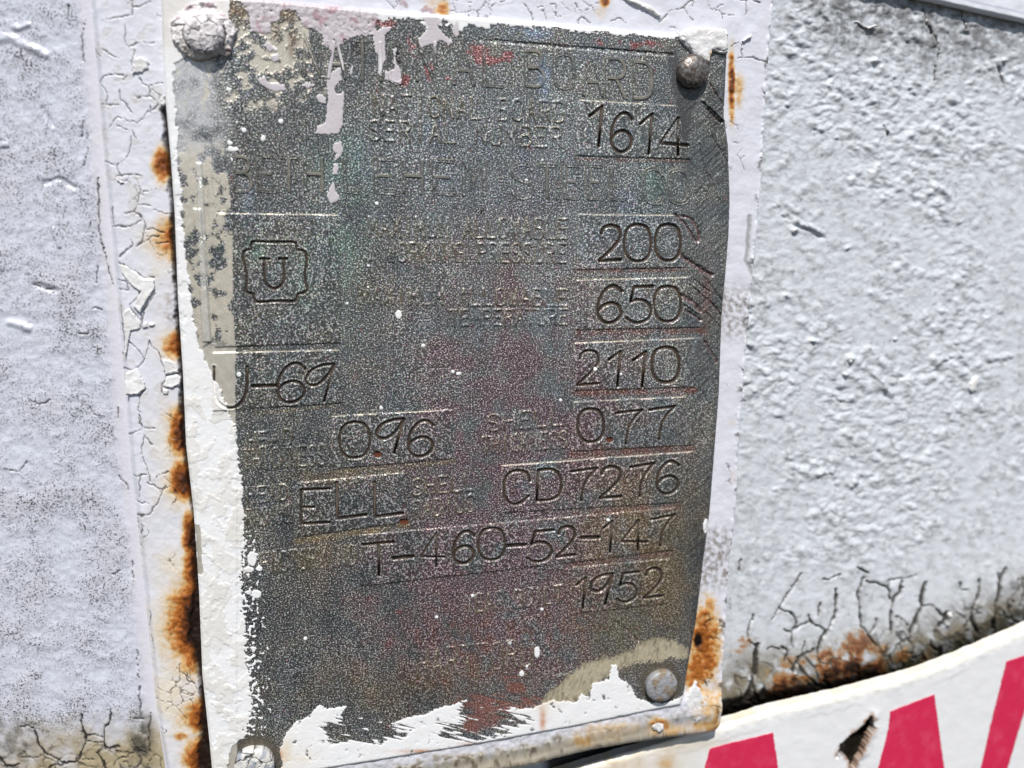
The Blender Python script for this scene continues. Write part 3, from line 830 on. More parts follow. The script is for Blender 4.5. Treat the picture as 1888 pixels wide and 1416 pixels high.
    rdm = sstep(.3, .8, rd + .8 * ang + .35 * n20) * sstep(.08, .4, rd)
    base = mix(base, lin(150, 88, 74), rdm * .6); grain *= 1 - .4 * rdm
    # ---------------- paint has thickness
    th = sstep(-.8, 1.2, edge)
    H += 0.00013 * th
    lf = sstep(660, 760, Y) * sstep(490, 440, X) * th
    H += lf * (0.00008 * sstep(-.01, .03, n20 * .7 + n60 * .5 - .08) + .00006 * sstep(-.1, .1, cid + .25 * n20 - .6) + .00002 * n4)
    H += sstep(-8, 4, vio) * th * .0001 * n4 + sstep(-2, 4, tb) * .0007 * (1 + .4 * n20)
    H += .00012 * np.maximum(mott, solid) + .00005 * milky
    cr2 = sstep(1.5, .3, f2 - f1) * sstep(-8, 4, vio)
    coat = mix(coat, lin(120, 110, 112), cr2 * .6)
    P = front(X, Y, H)
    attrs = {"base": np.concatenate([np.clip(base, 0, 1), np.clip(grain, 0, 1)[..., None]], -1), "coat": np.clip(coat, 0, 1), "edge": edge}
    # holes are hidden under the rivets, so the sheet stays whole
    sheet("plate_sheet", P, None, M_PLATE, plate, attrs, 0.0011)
    return G, H, attrs


PG, PH, PA = build_plate()


def sample(px, py):
    """Row, column of the plate grid nearest to a survey point."""
    px, py = np.asarray(px, float), np.asarray(py, float)
    v = (py - PT(px)) / (PB(px) - PT(px)); u = (px - PL(py)) / (PR(py) - PL(py))
    r = np.clip(np.rint(v * (PG.X.shape[0] - 1)), 0, PG.X.shape[0] - 1).astype(int)
    c = np.clip(np.rint(u * (PG.X.shape[1] - 1)), 0, PG.X.shape[1] - 1).astype(int)
    return r, c


# dark strokes in the stamped grooves, dirt and painted shade, one part per character
for nm, polys, wd in STROKES:
    V, Fc = ribbon_mesh(polys, wd * 0.85, [(-1, 0.00009), (-.45, 0.0), (.45, 0.0), (1, 0.00009)])
    r, c = sample(V[:, 0], V[:, 1])
    hb = np.median(PH[r, c])
    link_mesh(nm, front(V[:, 0], V[:, 1], PH.min() * 0 + hb + V[:, 2] + 0.00005), [tuple(f) for f in Fc], M_GROOVE, plate)
for cx, cy, a, b in DOTS:
    V = [(cx, cy, -.0001)] + [(cx + a * k * math.cos(t), cy + b * k * math.sin(t), h) for k, h in ((.6, -.00006), (1, .00004)) for t in np.linspace(0, 2 * math.pi, 17)[:-1]]
    V = np.array(V)
    Fc = [(0, 1 + i, 1 + (i + 1) % 16) for i in range(16)] + [(1 + i, 17 + i, 17 + (i + 1) % 16, 1 + (i + 1) % 16) for i in range(16)]
    r, c = sample(V[:, 0], V[:, 1])
    link_mesh("stamped_dot", front(V[:, 0], V[:, 1], np.median(PH[r, c]) + .00012 + V[:, 2]), Fc, M_RUSTDOT, plate)
for ch, x0, x1, y0, y1 in RAISED:
    sl = 0.05 * (x1 - x0)
    V, Fc = ribbon_mesh(glyph(G_CAP[ch], (x0, y0), (x1, y0 + sl), (x0 + 1, y1)), 8.4, [(-1, -.00004), (-.62, .00017), (-.4, .00017), (.4, .00017), (.62, .00017), (1, -.00004)])
    r, c = sample(V[:, 0], V[:, 1])
    side = np.ones(len(V), bool); k6 = np.arange(len(V)) % 6; side = (k6 == 0) | (k6 == 1) | (k6 == 4) | (k6 == 5)
    rub = np.clip(.65 + 1.0 * fbm(V[:, 0], V[:, 1], 22, 2, 55), .3, 1) * side       # edges rubbed bright
    bb = PA["base"][r, c].copy(); bb[:, :3] = mix(bb[:, :3], lin(140, 136, 124), rub); bb[:, 3] *= np.where(side, .15, .9)
    A = {"base": bb, "coat": PA["coat"][r, c], "edge": PA["edge"][r, c] - .3}
    link_mesh("raised_letter", front(V[:, 0], V[:, 1], PH[r, c] + V[:, 2]), [tuple(f) for f in Fc], M_PLATE, plate, A, smooth_=False)

# ================================================================== bracket behind the plate
YB = 0.0013                                            # its front face lies this far behind the plate's face
bracket = empty("mounting_bracket", at(700, 1440, YB), "white painted steel bracket behind the data plate with cracked paint and orange rust", "bracket")

CR3 = [[(105, 135), (200, 115), (295, 95), (298, 40), (290, 0)], [(298, 40), (350, 42), (410, 10)], [(250, 150), (252, 270), (275, 300)], [(275, 300), (330, 282), (440, 275)],
       [(310, 325), (312, 350), (300, 400), (290, 460)], [(290, 480), (240, 520)], [(105, 320), (160, 360), (215, 390)], [(80, 535), (120, 500), (175, 487), (240, 490)], [(90, 545), (130, 610), (135, 665)],
       [(80, 672), (150, 680), (205, 683)], [(215, 580), (220, 640), (265, 690), (300, 745)], [(340, 510), (365, 545), (405, 557), (470, 545), (495, 540)], [(405, 557), (405, 630)], [(330, 645), (405, 630), (445, 655)],
       [(145, 835), (185, 775), (225, 772)], [(245, 765), (260, 785), (340, 808)], [(290, 890), (275, 1000), (210, 1075), (220, 1150)], [(120, 1050), (160, 1072), (210, 1075)], [(190, 1155), (260, 1145), (345, 1148)],
       [(320, 1160), (345, 1210), (335, 1300), (315, 1385)], [(365, 1250), (440, 1240), (465, 1230)], [(330, 1338), (420, 1342)], [(240, 1395), (310, 1385), (360, 1416)], [(430, 1365), (500, 1390), (555, 1400)],
       [(435, 100), (480, 100)], [(410, 690), (420, 720), (470, 690)], [(330, 800), (400, 730), (420, 740)], [(200, 820), (260, 845)], [(300, 850), (325, 900)]]
CR4 = [[(240, 50), (310, 40), (350, 70), (380, 130), (370, 160), (365, 225), (325, 265)], [(175, 130), (260, 135), (350, 95)], [(290, 215), (298, 255), (210, 330)], [(370, 160), (420, 150), (510, 175)], [(395, 195), (470, 195)],
       [(210, 370), (330, 435), (370, 465), (440, 468)], [(200, 475), (250, 490), (275, 545), (215, 548)], [(385, 490), (350, 545), (330, 600), (275, 640)], [(450, 570), (400, 640), (375, 690), (360, 760), (358, 800)],
       [(280, 650), (320, 710), (360, 755)], [(215, 650), (225, 740), (240, 860), (250, 965), (225, 972)], [(250, 880), (300, 900), (350, 960), (370, 1010)], [(410, 880), (390, 960), (350, 1040), (290, 1068), (235, 1066)],
       [(410, 890), (460, 950), (490, 1020), (515, 1100), (490, 1180), (492, 1220)], [(515, 1105), (600, 1090)], [(245, 1240), (310, 1232), (345, 1245), (335, 1320), (350, 1380), (345, 1416)], [(385, 1190), (350, 1240)],
       [(500, 1180), (580, 1178)], [(450, 245), (540, 235)], [(160, 0), (170, 110), (150, 140)]]
CR5 = [[(305, 175), (370, 150), (430, 120), (400, 60), (410, 0)], [(430, 120), (530, 122)], [(435, 195), (420, 310), (470, 450), (495, 530)], [(440, 170), (500, 250)], [(355, 322), (415, 322)], [(360, 495), (460, 483)],
       [(410, 500), (400, 650)], [(470, 540), (570, 590), (605, 560)], [(380, 690), (480, 705)], [(375, 797), (460, 795), (530, 720), (600, 580)], [(530, 500), (545, 478), (630, 465)], [(430, 870), (415, 945)], [(465, 900), (470, 940), (430, 960)]]
CR6 = [[(1035, 890), (1040, 930), (1080, 950)], [(945, 990), (970, 955)], [(890, 1200), (915, 1215), (905, 1235)], [(1000, 1000), (1060, 1010)], [(780, 125), (800, 80)], [(825, 550), (830, 600), (820, 640)], [(835, 690), (850, 760), (840, 830)],
       [(750, 20), (800, 20)]]
CRT = [tr(1000, 0, 2.997, p) for p in ([(870, -20), (800, 20), (780, 40), (700, 70), (650, 120)], [(780, 40), (830, 110)], [(830, -10), (830, 40)], [(900, -10), (940, 50), (990, 70), (990, 110)], [(940, 50), (1000, 30)], [(990, 70), (1060, 85)],
                                       [(1060, -10), (1130, 5)], [(1130, 5), (1120, 90)], [(1150, -10), (1210, 20)], [(1040, 260), (1090, 230), (1110, 310)], [(1080, 320), (1170, 320), (1240, 350)], [(200, 130), (220, 100), (270, 120)])] + \
      [tr(560, 0, 2.997, p) for p in ([(1040, 60), (1050, 20), (1140, 0)], [(1215, 20), (1250, 60), (1270, 110)], [(1290, 40), (1390, 20), (1395, 90)], [(1500, 20), (1530, 60), (1580, 50)], [(1700, 120), (1740, 100), (1780, 130)])]


def cracks_field(G, classes):
    """[(polylines, width px)] -> depth 0..1 and lip 0..1 fields."""
    wx, wy = 3.4 * fbm(G.X, G.Y, 15, 4, 91), 3.4 * fbm(G.X, G.Y, 15, 4, 92)
    vary = np.clip(.95 + .95 * fbm(G.X, G.Y, 30, 3, 93), .3, 1.7)
    C = np.zeros(G.X.shape); L = np.zeros(G.X.shape)
    for polys, wd in classes:
        d = G.lines([smooth(p, 4) if len(p) > 2 else p for p in polys], 14, wx, wy) / vary
        C = np.maximum(C, sstep(wd * .5 + .7, wd * .5 - .7, d))
        L = np.maximum(L, sstep(9, 1.5, d))
    return C, L


def rust_ramp(v):
    return ramp(v, [(0, (222, 224, 230)), (.18, (224, 216, 202)), (.38, (206, 170, 116)), (.55, (176, 106, 46)), (.75, (112, 60, 24)), (.9, (58, 33, 20)), (1, (26, 18, 15))])


def build_bracket():
    def axis(pts):
        out = [np.arange(a, b, s) for a, b, s in pts]
        return np.concatenate(out + [[pts[-1][1]]])
    us = axis([(0, 230, 1.6), (230, 1090, 2.2), (1090, 1240, 1.7)]) / 1240
    vs_ = axis([(0, 185, 12), (185, 1700, 1.9), (1700, 1740, 8)]) / 1740
    G = warp_grid(us, vs_, BL_, BR_, lambda x: -220 + 0 * x, BB, (230, 1370), (-220, 1440))
    X, Y = G.X, G.Y
    n4 = fbm(X, Y, 9, 3, 101); n20 = fbm(X, Y, 26, 4, 102); n60 = fbm(X, Y, 70, 4, 103)
    blob = lambda cx, cy, rx_, ry_: np.exp(-(((X - cx) / rx_) ** 2 + ((Y - cy) / ry_) ** 2))
    xl, xr, yb = BL_(Y), BR_(Y), BB(X)
    pl, pr, pt, pb = PL(Y), PR(Y), PT(X), PB(X)
    H = .00012 * n60 + .00008 * n20
    base = np.broadcast_to(lin(216, 218, 228), X.shape + (3,)).copy()
    base = mix(base, lin(205, 205, 214), np.clip(.4 + n60, 0, 1) * .5)
    left = X < 420
    # worn patches between paint layers
    lay = sstep(.22, .27, n20 * .6 + n60 * .6) * left
    base = mix(base, lin(206, 205, 208), lay * .9); H -= .00006 * lay
    # cracks
    C, L = cracks_field(G, [([p for p in (tr(160, 0, 3.538, q) for q in CR3)], 1.6), ([tr(160, 380, 3.538, q) for q in CR4], 2.0), ([tr(160, 760, 4.166, q) for q in CR5], 1.8), ([tr(0, 944, 3, q) for q in CR6], 1.6), (CRT, 1.8)])
    f1, f2, cid = worley(X + 8 * n20, Y + 8 * n20, 26, 21)
    fine = sstep(1.7, .4, f2 - f1) * sstep(.3, .5, n60 + .9 * (blob(345, 1270, 26, 40) + blob(300, 900, 10, 10)) + .4 * blob(900, 15, 200, 25) * (Y < 70))
    C = np.maximum(C, .8 * fine)
    H += .00005 * L * (.3 + cid * .6) - .00026 * C
    # rust running out of the seam along the plate's left edge
    dl = pl - X
    jag = 6 * n20 + 2 * n4
    seam = np.interp(Y, [150, 180, 205, 250, 330, 400, 440, 480, 560, 620, 680, 760, 830, 890, 950, 1000, 1090, 1180, 1240, 1290, 1330, 1416],
                     [1, 2, 8, 9, 6, 6, 10, 5, 6, 6, 5, 8, 6, 6, 3, 8, 8, 22, 8, 7, 12, 26])
    dark = sstep(seam + 5, seam - 4, dl - jag * .7) * sstep(165, 205, Y) * (X < 430)
    v = .12 * np.clip(n60 + .1, 0, 1)
    for cx, cy, a, b, s in [(292, 305, 16, 26, .75), (299, 300, 10, 12, .2), (296, 440, 26, 34, .55), (306, 470, 22, 14, .35), (316, 636, 26, 22, .62), (288, 630, 10, 16, .3), (326, 800, 20, 36, .78), (318, 770, 30, 26, .4),
                            (330, 888, 24, 30, .82), (335, 1150, 34, 66, .95), (312, 1160, 26, 66, .4), (330, 1230, 36, 40, .25), (356, 1322, 30, 26, .72), (360, 1400, 30, 34, .85), (345, 985, 12, 34, .75), (350, 1050, 16, 40, .7),
                            (310, 1090, 50, 30, .2), (335, 1290, 34, 30, .25), (330, 1358, 12, 8, .7), (303, 545, 16, 50, .14)]:
        v = np.maximum(v, s * np.clip(np.exp(-(((X - cx - a * .3) / (a * 1.35)) ** 2 + ((Y - cy) / (b * 1.35)) ** 2)) * 1.08 + (.22 * n20 + .06 * n4) * blob(cx, cy, a * 1.6, b * 1.6), 0, 1))
    v = v * (X < 430) * (.72 + .38 * sstep(46, 4, dl))
    halo = np.clip(blob(310, 1160, 60, 130) + blob(330, 1300, 50, 90) + .8 * blob(290, 450, 40, 70) + .8 * blob(310, 640, 40, 50) + .8 * blob(310, 800, 40, 60) + .7 * blob(310, 900, 40, 40) + .6 * blob(330, 1050, 40, 120), 0, 1) * (X < 430)
    base = mix(base, lin(226, 214, 190), halo * np.clip(.6 + n60, 0, 1) * .75)
    grime = sstep(34, 0, dl - 10 * n20) * (sstep(500, 560, Y) * sstep(640, 600, Y) + sstep(950, 1000, Y) * sstep(1110, 1060, Y) + .4 * sstep(1200, 1300, Y))
    base = mix(base, lin(120, 110, 100), grime * np.clip(.35 + n4 * .9, 0, .8))
    # right strip, lower right corner and bottom lip
    for cx, cy, a, b, s in [(1349, 155, 6, 58, .78), (1362, 165, 12, 34, .38), (1300, 1190, 26, 70, .66), (1312, 1150, 18, 40, .45), (1284, 1235, 22, 50, .6), (1308, 1120, 14, 30, .45), (1350, 780, 10, 10, .2), (1350, 880, 8, 20, .2),
                            (1312, 1290, 40, 40, .36), (1215, 1336, 22, 14, .62), (1240, 1345, 60, 14, .38), (1110, 1350, 60, 24, .3), (1075, 1365, 30, 14, .4), (1150, 1340, 40, 20, .3), (900, 1400, 180, 26, .16), (815, 15, 14, 16, .5), (800, 5, 20, 14, .3), (1115, 2, 8, 10, .75), (1108, 22, 14, 14, .25),
                            (1300, 1338, 40, 16, .42), (1318, 1330, 10, 30, .4)]:
        v = np.maximum(v, s * np.clip(np.exp(-(((X - cx) / (a * 1.2)) ** 2 + ((Y - cy) / (b * 1.2)) ** 2)) * 1.1 + (.35 * n20 + .15 * n4) * blob(cx, cy, a * 1.6, b * 1.6), 0, 1))
    low = sstep(0, 26, Y - pb + 16 * n20) * (X > 420) * sstep(1300, 1180, X)
    base = mix(base, lin(188, 178, 156), low * .85)
    base = mix(base, lin(96, 84, 66), low * sstep(.12, .4, n20 + .4 * n4) * .8)
    base = mix(base, lin(150, 110, 112), sstep(.35, .5, n20 + .7 * blob(800, 18, 26, 12)) * (Y < 60) * sstep(700, 760, X) * sstep(900, 840, X) * .7)
    rc = rust_ramp(np.clip(v + .10 * n4 * (v > .15), 0, 1))
    rc = rust_ramp(np.clip(np.maximum(v, .3) + .10 * n4 * (v > .15), 0, 1))
    base = mix(base, rc, sstep(.1, .42, v))
    base = mix(base, lin(34, 22, 16), dark)
    hole = sstep(1.2, .7, np.hypot((X - 1287) / 9, (Y - 1180) / 16) + .3 * n20)
    base = mix(base, lin(20, 14, 12), hole)
    H += .00085 * sstep(-30, -6, Y - pb) * sstep(40, 14, Y - pb) * sstep(470, 540, X) * (1 + .25 * n20)
    H -= .0011 * dark + .0003 * hole
    H += .00022 * n20 * sstep(.2, .6, v) + .00014 * n4 * sstep(.2, .6, v) + .00022 * n4 * low
    base = mix(base, lin(66, 58, 56), C * .85)
    base = mix(base, lin(60, 44, 34), C * sstep(.1, .3, v) * .9)
    # grooves left on the right strip, chipped bright right edge
    ds = G.lines([[(1383, 400), (1379, 440), (1377, 480), (1386, 505)]], 14, 3 * n20, 0)
    base = mix(base, lin(150, 150, 152), sstep(7, 1, ds) * .8); H -= .0002 * sstep(6, 0, ds)
    er = xr - X
    H += .00035 * sstep(7 + 5 * n20, 2, er) * sstep(-.3, .25, n20 + .2) - .0008 * sstep(2.5, 0, er)
    H -= .0008 * sstep(5, 0, yb - Y)
    # fillet towards the tank on the left
    H -= .0013 * sstep(16, 0, X - xl) ** 1.5
    chip = sstep(.35, .42, n20 + .15 * n4) * sstep(14, 4, er)
    base = mix(base, lin(70, 66, 64), chip * .8)
    P = front(X, Y, H, YB)
    ins = np.minimum(np.minimum(X - pl, pr - X), np.minimum(Y - pt, pb - Y))
    kv = ins < 26
    keep = kv[:-1, :-1] | kv[1:, :-1] | kv[1:, 1:] | kv[:-1, 1:]
    A = {"base": np.concatenate([np.clip(base, 0, 1), 0 * X[..., None]], -1)}
    sheet("backing_plate", P, keep, M_BRACKET, bracket, A, .003)


build_bracket()


def flake(name, pts, thick, mat, parent, y0, lift=0.0, tilt=(0, 0), jag=1.5, seed=0, curl=0.0):
    """A loose paint flake: its own thickness, rounded rim, one side lifted."""
    xs, ys = [p[0] for p in pts], [p[1] for p in pts]
    X, Y = np.meshgrid(np.arange(min(xs) - 3, max(xs) + 4, 1.3), np.arange(min(ys) - 3, max(ys) + 4, 1.3))
    G = Grid(X, Y)
    sd = G.poly(list(pts), 60) + jag * fbm(X, Y, 6, 3, seed)
    if (sd > 0).sum() < 12:
        return None
    cx, cy = np.mean(xs), np.mean(ys)
    h = lift + thick * sstep(0, 3.0, sd) + tilt[0] * (X - cx) + tilt[1] * (Y - cy) + min(thick, .00035) * .4 * fbm(X, Y, 16, 3, seed + 3)
    h += curl * sstep(12, 0, sd) ** 2
    kv = sd > 0
    keep = kv[:-1, :-1] & kv[1:, :-1] & kv[1:, 1:] & kv[:-1, 1:]
    if keep.sum() < 4:
        return None
    P = front(X, Y, h, y0)
    return sheet(name, P, keep, mat, parent, {}, thick + lift * .8)


for i, p in enumerate([[(490, 1000), (545, 998), (592, 1040), (600, 1085), (560, 1090), (515, 1100)], [(517, 1112), (600, 1097), (620, 1112), (612, 1160), (560, 1188), (502, 1178)],
                       [(362, 762), (400, 752), (402, 792), (364, 800)], [(406, 756), (450, 766), (440, 784), (406, 786)], [(496, 1192), (535, 1196), (530, 1230), (494, 1226)],
                       [(215, 370), (262, 392), (330, 436), (362, 470), (440, 475), (450, 540), (430, 560), (380, 640), (350, 700), (300, 650), (350, 560), (290, 520), (225, 440)],
                       [(280, 660), (318, 712), (352, 756), (352, 800), (290, 820), (262, 960), (240, 990), (250, 870), (232, 700)],
                       [(250, 1090), (330, 1050), (380, 1150), (385, 1185), (340, 1230), (250, 1232)]]):
    flake("paint_flake", tr(160, 380, 3.538, p), .00022, M_FLAKE, bracket, YB, .00012, ((i % 3 - 1) * 4e-6, 5e-6 * (i % 2)), seed=200 + i, curl=.0001)
for i, p in enumerate([[(310, 380), (360, 372), (410, 400), (400, 450), (360, 480), (300, 485), (295, 440)], [(185, 1150), (250, 1190), (255, 1208), (200, 1190)], [(480, 640), (512, 610), (515, 690), (485, 700)]]):
    flake("paint_flake", tr(160, 0, 3.538, p), .0003, M_FLAKE, bracket, YB, .0001, (0, -6e-6), seed=230 + i, jag=3)
for i, p in enumerate([[(430, -10), (520, 0), (600, 36), (655, 86), (640, 98), (560, 52), (490, 20)], [(1095, 225), (1160, 180), (1152, 212), (1110, 238)]]):
    flake("paint_flake", tr(1000, 0, 2.997, p), .0004, M_FLAKE, bracket, YB, .0003, (0, 8e-6), seed=240 + i)
for i, p in enumerate([[(1302, 1010), (1330, 955), (1352, 930), (1385, 985), (1412, 1050), (1400, 1120), (1355, 1160), (1320, 1100), (1290, 1060)], [(1105, 1175), (1140, 1140), (1175, 1160), (1180, 1200), (1140, 1215)]]):
    flake("paint_flake", tr(830, 944, 2.997, p), .0004, M_FLAKE, bracket, YB, .0004, (0, 0), seed=250 + i, jag=3)

# crust of paint over the plate's upper right corner
flake("paint_crust", [(1250, 66), (1258, 54), (1280, 49), (1312, 50), (1334, 54), (1341, 62), (1341, 92), (1333, 98), (1318, 94), (1308, 100), (1306, 116), (1298, 117), (1288, 110), (1276, 104), (1268, 90), (1256, 76)],
      .0009, M_FLAKE, plate, 0, .0002, seed=300, jag=2.5, curl=-.0003)

# ================================================================== rivets
M_STEEL = mat_flat("weathered_steel", tuple(lin(150, 148, 146)), 0.34, metal=.55, var=.9, scale=1300, c2=tuple(lin(74, 58, 46)), fine=.7, lo=.35, hi=.6)


def dome(name, cx, cy, r_px, h, mat, parent, y0, seed=0, lumps=.05, flat=.0, edge_h=.0003, tint=None, crack=0.0):
    """A rivet head: rings of a rounded cap with an uneven outline, on the plate at survey point (cx, cy).
    tint = (colour, second colour) of its paint, crack = depth of the cracks in that paint."""
    c = at(cx, cy, y0); r = np.linalg.norm(at(cx + r_px, cy, y0) - c)
    ph = np.random.RandomState(seed).uniform(0, 6.28, 6)
    K, S = 44, 150
    t = np.concatenate([np.linspace(0, 1, K), [1.0]])[:, None]
    a = np.linspace(0, 2 * math.pi, S, endpoint=False)[None, :]
    rr = np.sin(t * math.pi / 2) ** .9 + 0 * a
    hh = flat + (1 - flat) * np.cos(t * math.pi / 2) ** .8 + 0 * a
    hh[-1] = -.0 ; edge = np.full(hh.shape, edge_h); edge[-1] = -.0003
    q = 1 + lumps * (np.sin(2 * a + ph[0]) * .5 + np.sin(3 * a + ph[1]) * .4 + np.sin(5 * a + ph[2]) * .3 + np.sin(9 * a + ph[3]) * .2)
    U, W = rr * q * r_px * np.cos(a), rr * q * r_px * np.sin(a)
    n = fbm(U, W, 18, 4, seed * 7 + 800); n5 = fbm(U, W, 6, 3, seed * 7 + 801)
    k1, k2, cid = worley(U + 5 * n, W + 5 * n, r_px * .62, seed + 80)
    ck = sstep(2.3, .5, k2 - k1) * crack * sstep(-.5, 0, n + .3)
    out = h * hh * (1 + lumps * 1.2 * n) - .00026 * ck + (.00007 * n5 + .00006 * (cid - .5)) * (crack > 0)
    out[-1] = 0
    P = np.stack([c[0] + rr * q * r * np.cos(a), c[1] - edge - out, c[2] - rr * q * r * np.sin(a)], -1)
    idx = np.arange((K + 1) * S).reshape(K + 1, S); nx = np.roll(idx, -1, 1)
    f = np.stack([idx[:-1], idx[1:], nx[1:], nx[:-1]], -1).reshape(-1, 4)
    A = {}
    if tint:
        base = mix(np.broadcast_to(lin(*tint[0]), rr.shape + (3,)), lin(*tint[1]), sstep(-.1, .35, n + .3 * (cid - .5)))
        base = mix(base, lin(74, 68, 64), sstep(.5, .7, n5 + .3 * n) * .7)
        base = mix(base, lin(40, 36, 34), ck * .9)
        A = {"base": np.concatenate([base, 0 * base[..., :1]], -1).reshape(-1, 4)}
    return link_mesh(name, P.reshape(-1, 3), f, mat, parent, A)


def shell(name, cx, cy, pts, thick, mat, parent, y0, seed, hub):
    """The cracked paint collar round the upper left bolt, traced outline, sloping up to the bolt head."""
    X, Y = np.meshgrid(np.arange(cx - 74, cx + 74, 1.3), np.arange(cy - 74, cy + 74, 1.3))
    G = Grid(X, Y)
    sd = G.poly(pts, 60) + 1.2 * fbm(X, Y, 6, 3, seed)
    R = np.hypot((X - hub[0]) / hub[2], (Y - hub[1]) / hub[3])
    n = fbm(X, Y, 14, 4, seed + 1); n2 = fbm(X, Y, 5, 2, seed + 2)
    C, L = cracks_field(G, [([tr(0, 0, 2.997, q) for q in ([(940, 145), (1030, 147)], [(1225, 120), (1280, 110)], [(1240, 130), (1250, 200), (1240, 260)], [(1025, 150), (1022, 220), (1060, 275)], [(1160, 270), (1150, 300)])], 2.2)])
    h = thick * (.55 + .75 * sstep(1.7, 1.0, R)) * sstep(-1, 4, sd) + .0003 * n + .00012 * n2 - .0006 * C - .0005 * sstep(1.12, 1.0, R) * (R > .8)
    h += .0006 * sstep(10, 0, sd) * np.clip(n, 0, 1)
    kv = sd > 0
    keep = kv[:-1, :-1] & kv[1:, :-1] & kv[1:, 1:] & kv[:-1, 1:]
    base = np.broadcast_to(lin(214, 209, 208), X.shape + (3,)).copy()
    base = mix(base, lin(226, 222, 224), np.clip(.5 + n, 0, 1))
    base = mix(base, lin(196, 188, 178), sstep(70, 95, Y) * .7)
    for ax, ay, r_ in [(348, 14, 9), (386, 11, 10), (425, 95, 8), (330, 34, 5), (410, 30, 5)]:
        base = mix(base, lin(150, 92, 118), np.exp(-(((X - ax) / r_) ** 2 + ((Y - ay) / (r_ * .5)) ** 2)) * .7)
    base = mix(base, lin(70, 60, 58), C * .9)
    base = mix(base, lin(110, 100, 96), sstep(1.15, 1.0, R) * .6)
    return sheet(name, front(X, Y, h, y0), keep, M_BRACKET, parent, {"base": np.concatenate([base, 0 * X[..., None]], -1)}, thick * .9)


rv = dome("rivet", 378, 64, 37, .0020, M_BRACKET, plate, -.0009, 1, .05, .3, tint=((218, 214, 216), (168, 164, 168)), crack=.6)
tag(rv, "rivet under thick cracked white paint with a broad peeling collar")
shell("paint_collar", 375, 56, tr(0, 0, 2.997, [(940, 125), (1010, 45), (1090, 5), (1170, 5), (1220, 50), (1275, 110), (1312, 165), (1290, 250), (1275, 315), (1235, 322), (1215, 312), (1160, 335), (1085, 345), (1020, 310), (950, 225)]),
      .0014, M_BRACKET, rv, 0, 310, (378, 65, 37, 30))
rv = dome("rivet", 1275, 133, 29, .0022, M_STEEL, plate, 0, 2, .02, .0, .0006)
tag(rv, "bare dark steel rivet under a crust of white paint")
rv = dome("rivet", 1217, 1261, 28, .0017, M_BRACKET, plate, 0, 3, .02, .25, .0006, tint=((146, 148, 152), (136, 122, 104)), crack=.2)
tag(rv, "bare grey rivet smeared with tan paint")
rv = dome("rivet", 470, 1406, 37, .0020, M_BRACKET, plate, 0, 4, .04, .2, .0006, tint=((206, 204, 200), (150, 156, 164)), crack=1.0)
tag(rv, "rivet in cracked grey-white paint with a dark ring")

# ================================================================== tank wall
tank = empty("tank", at(1600, 1200, .03), "white painted tank wall with blistered, cracked and speckled paint behind the bracket", "tank")


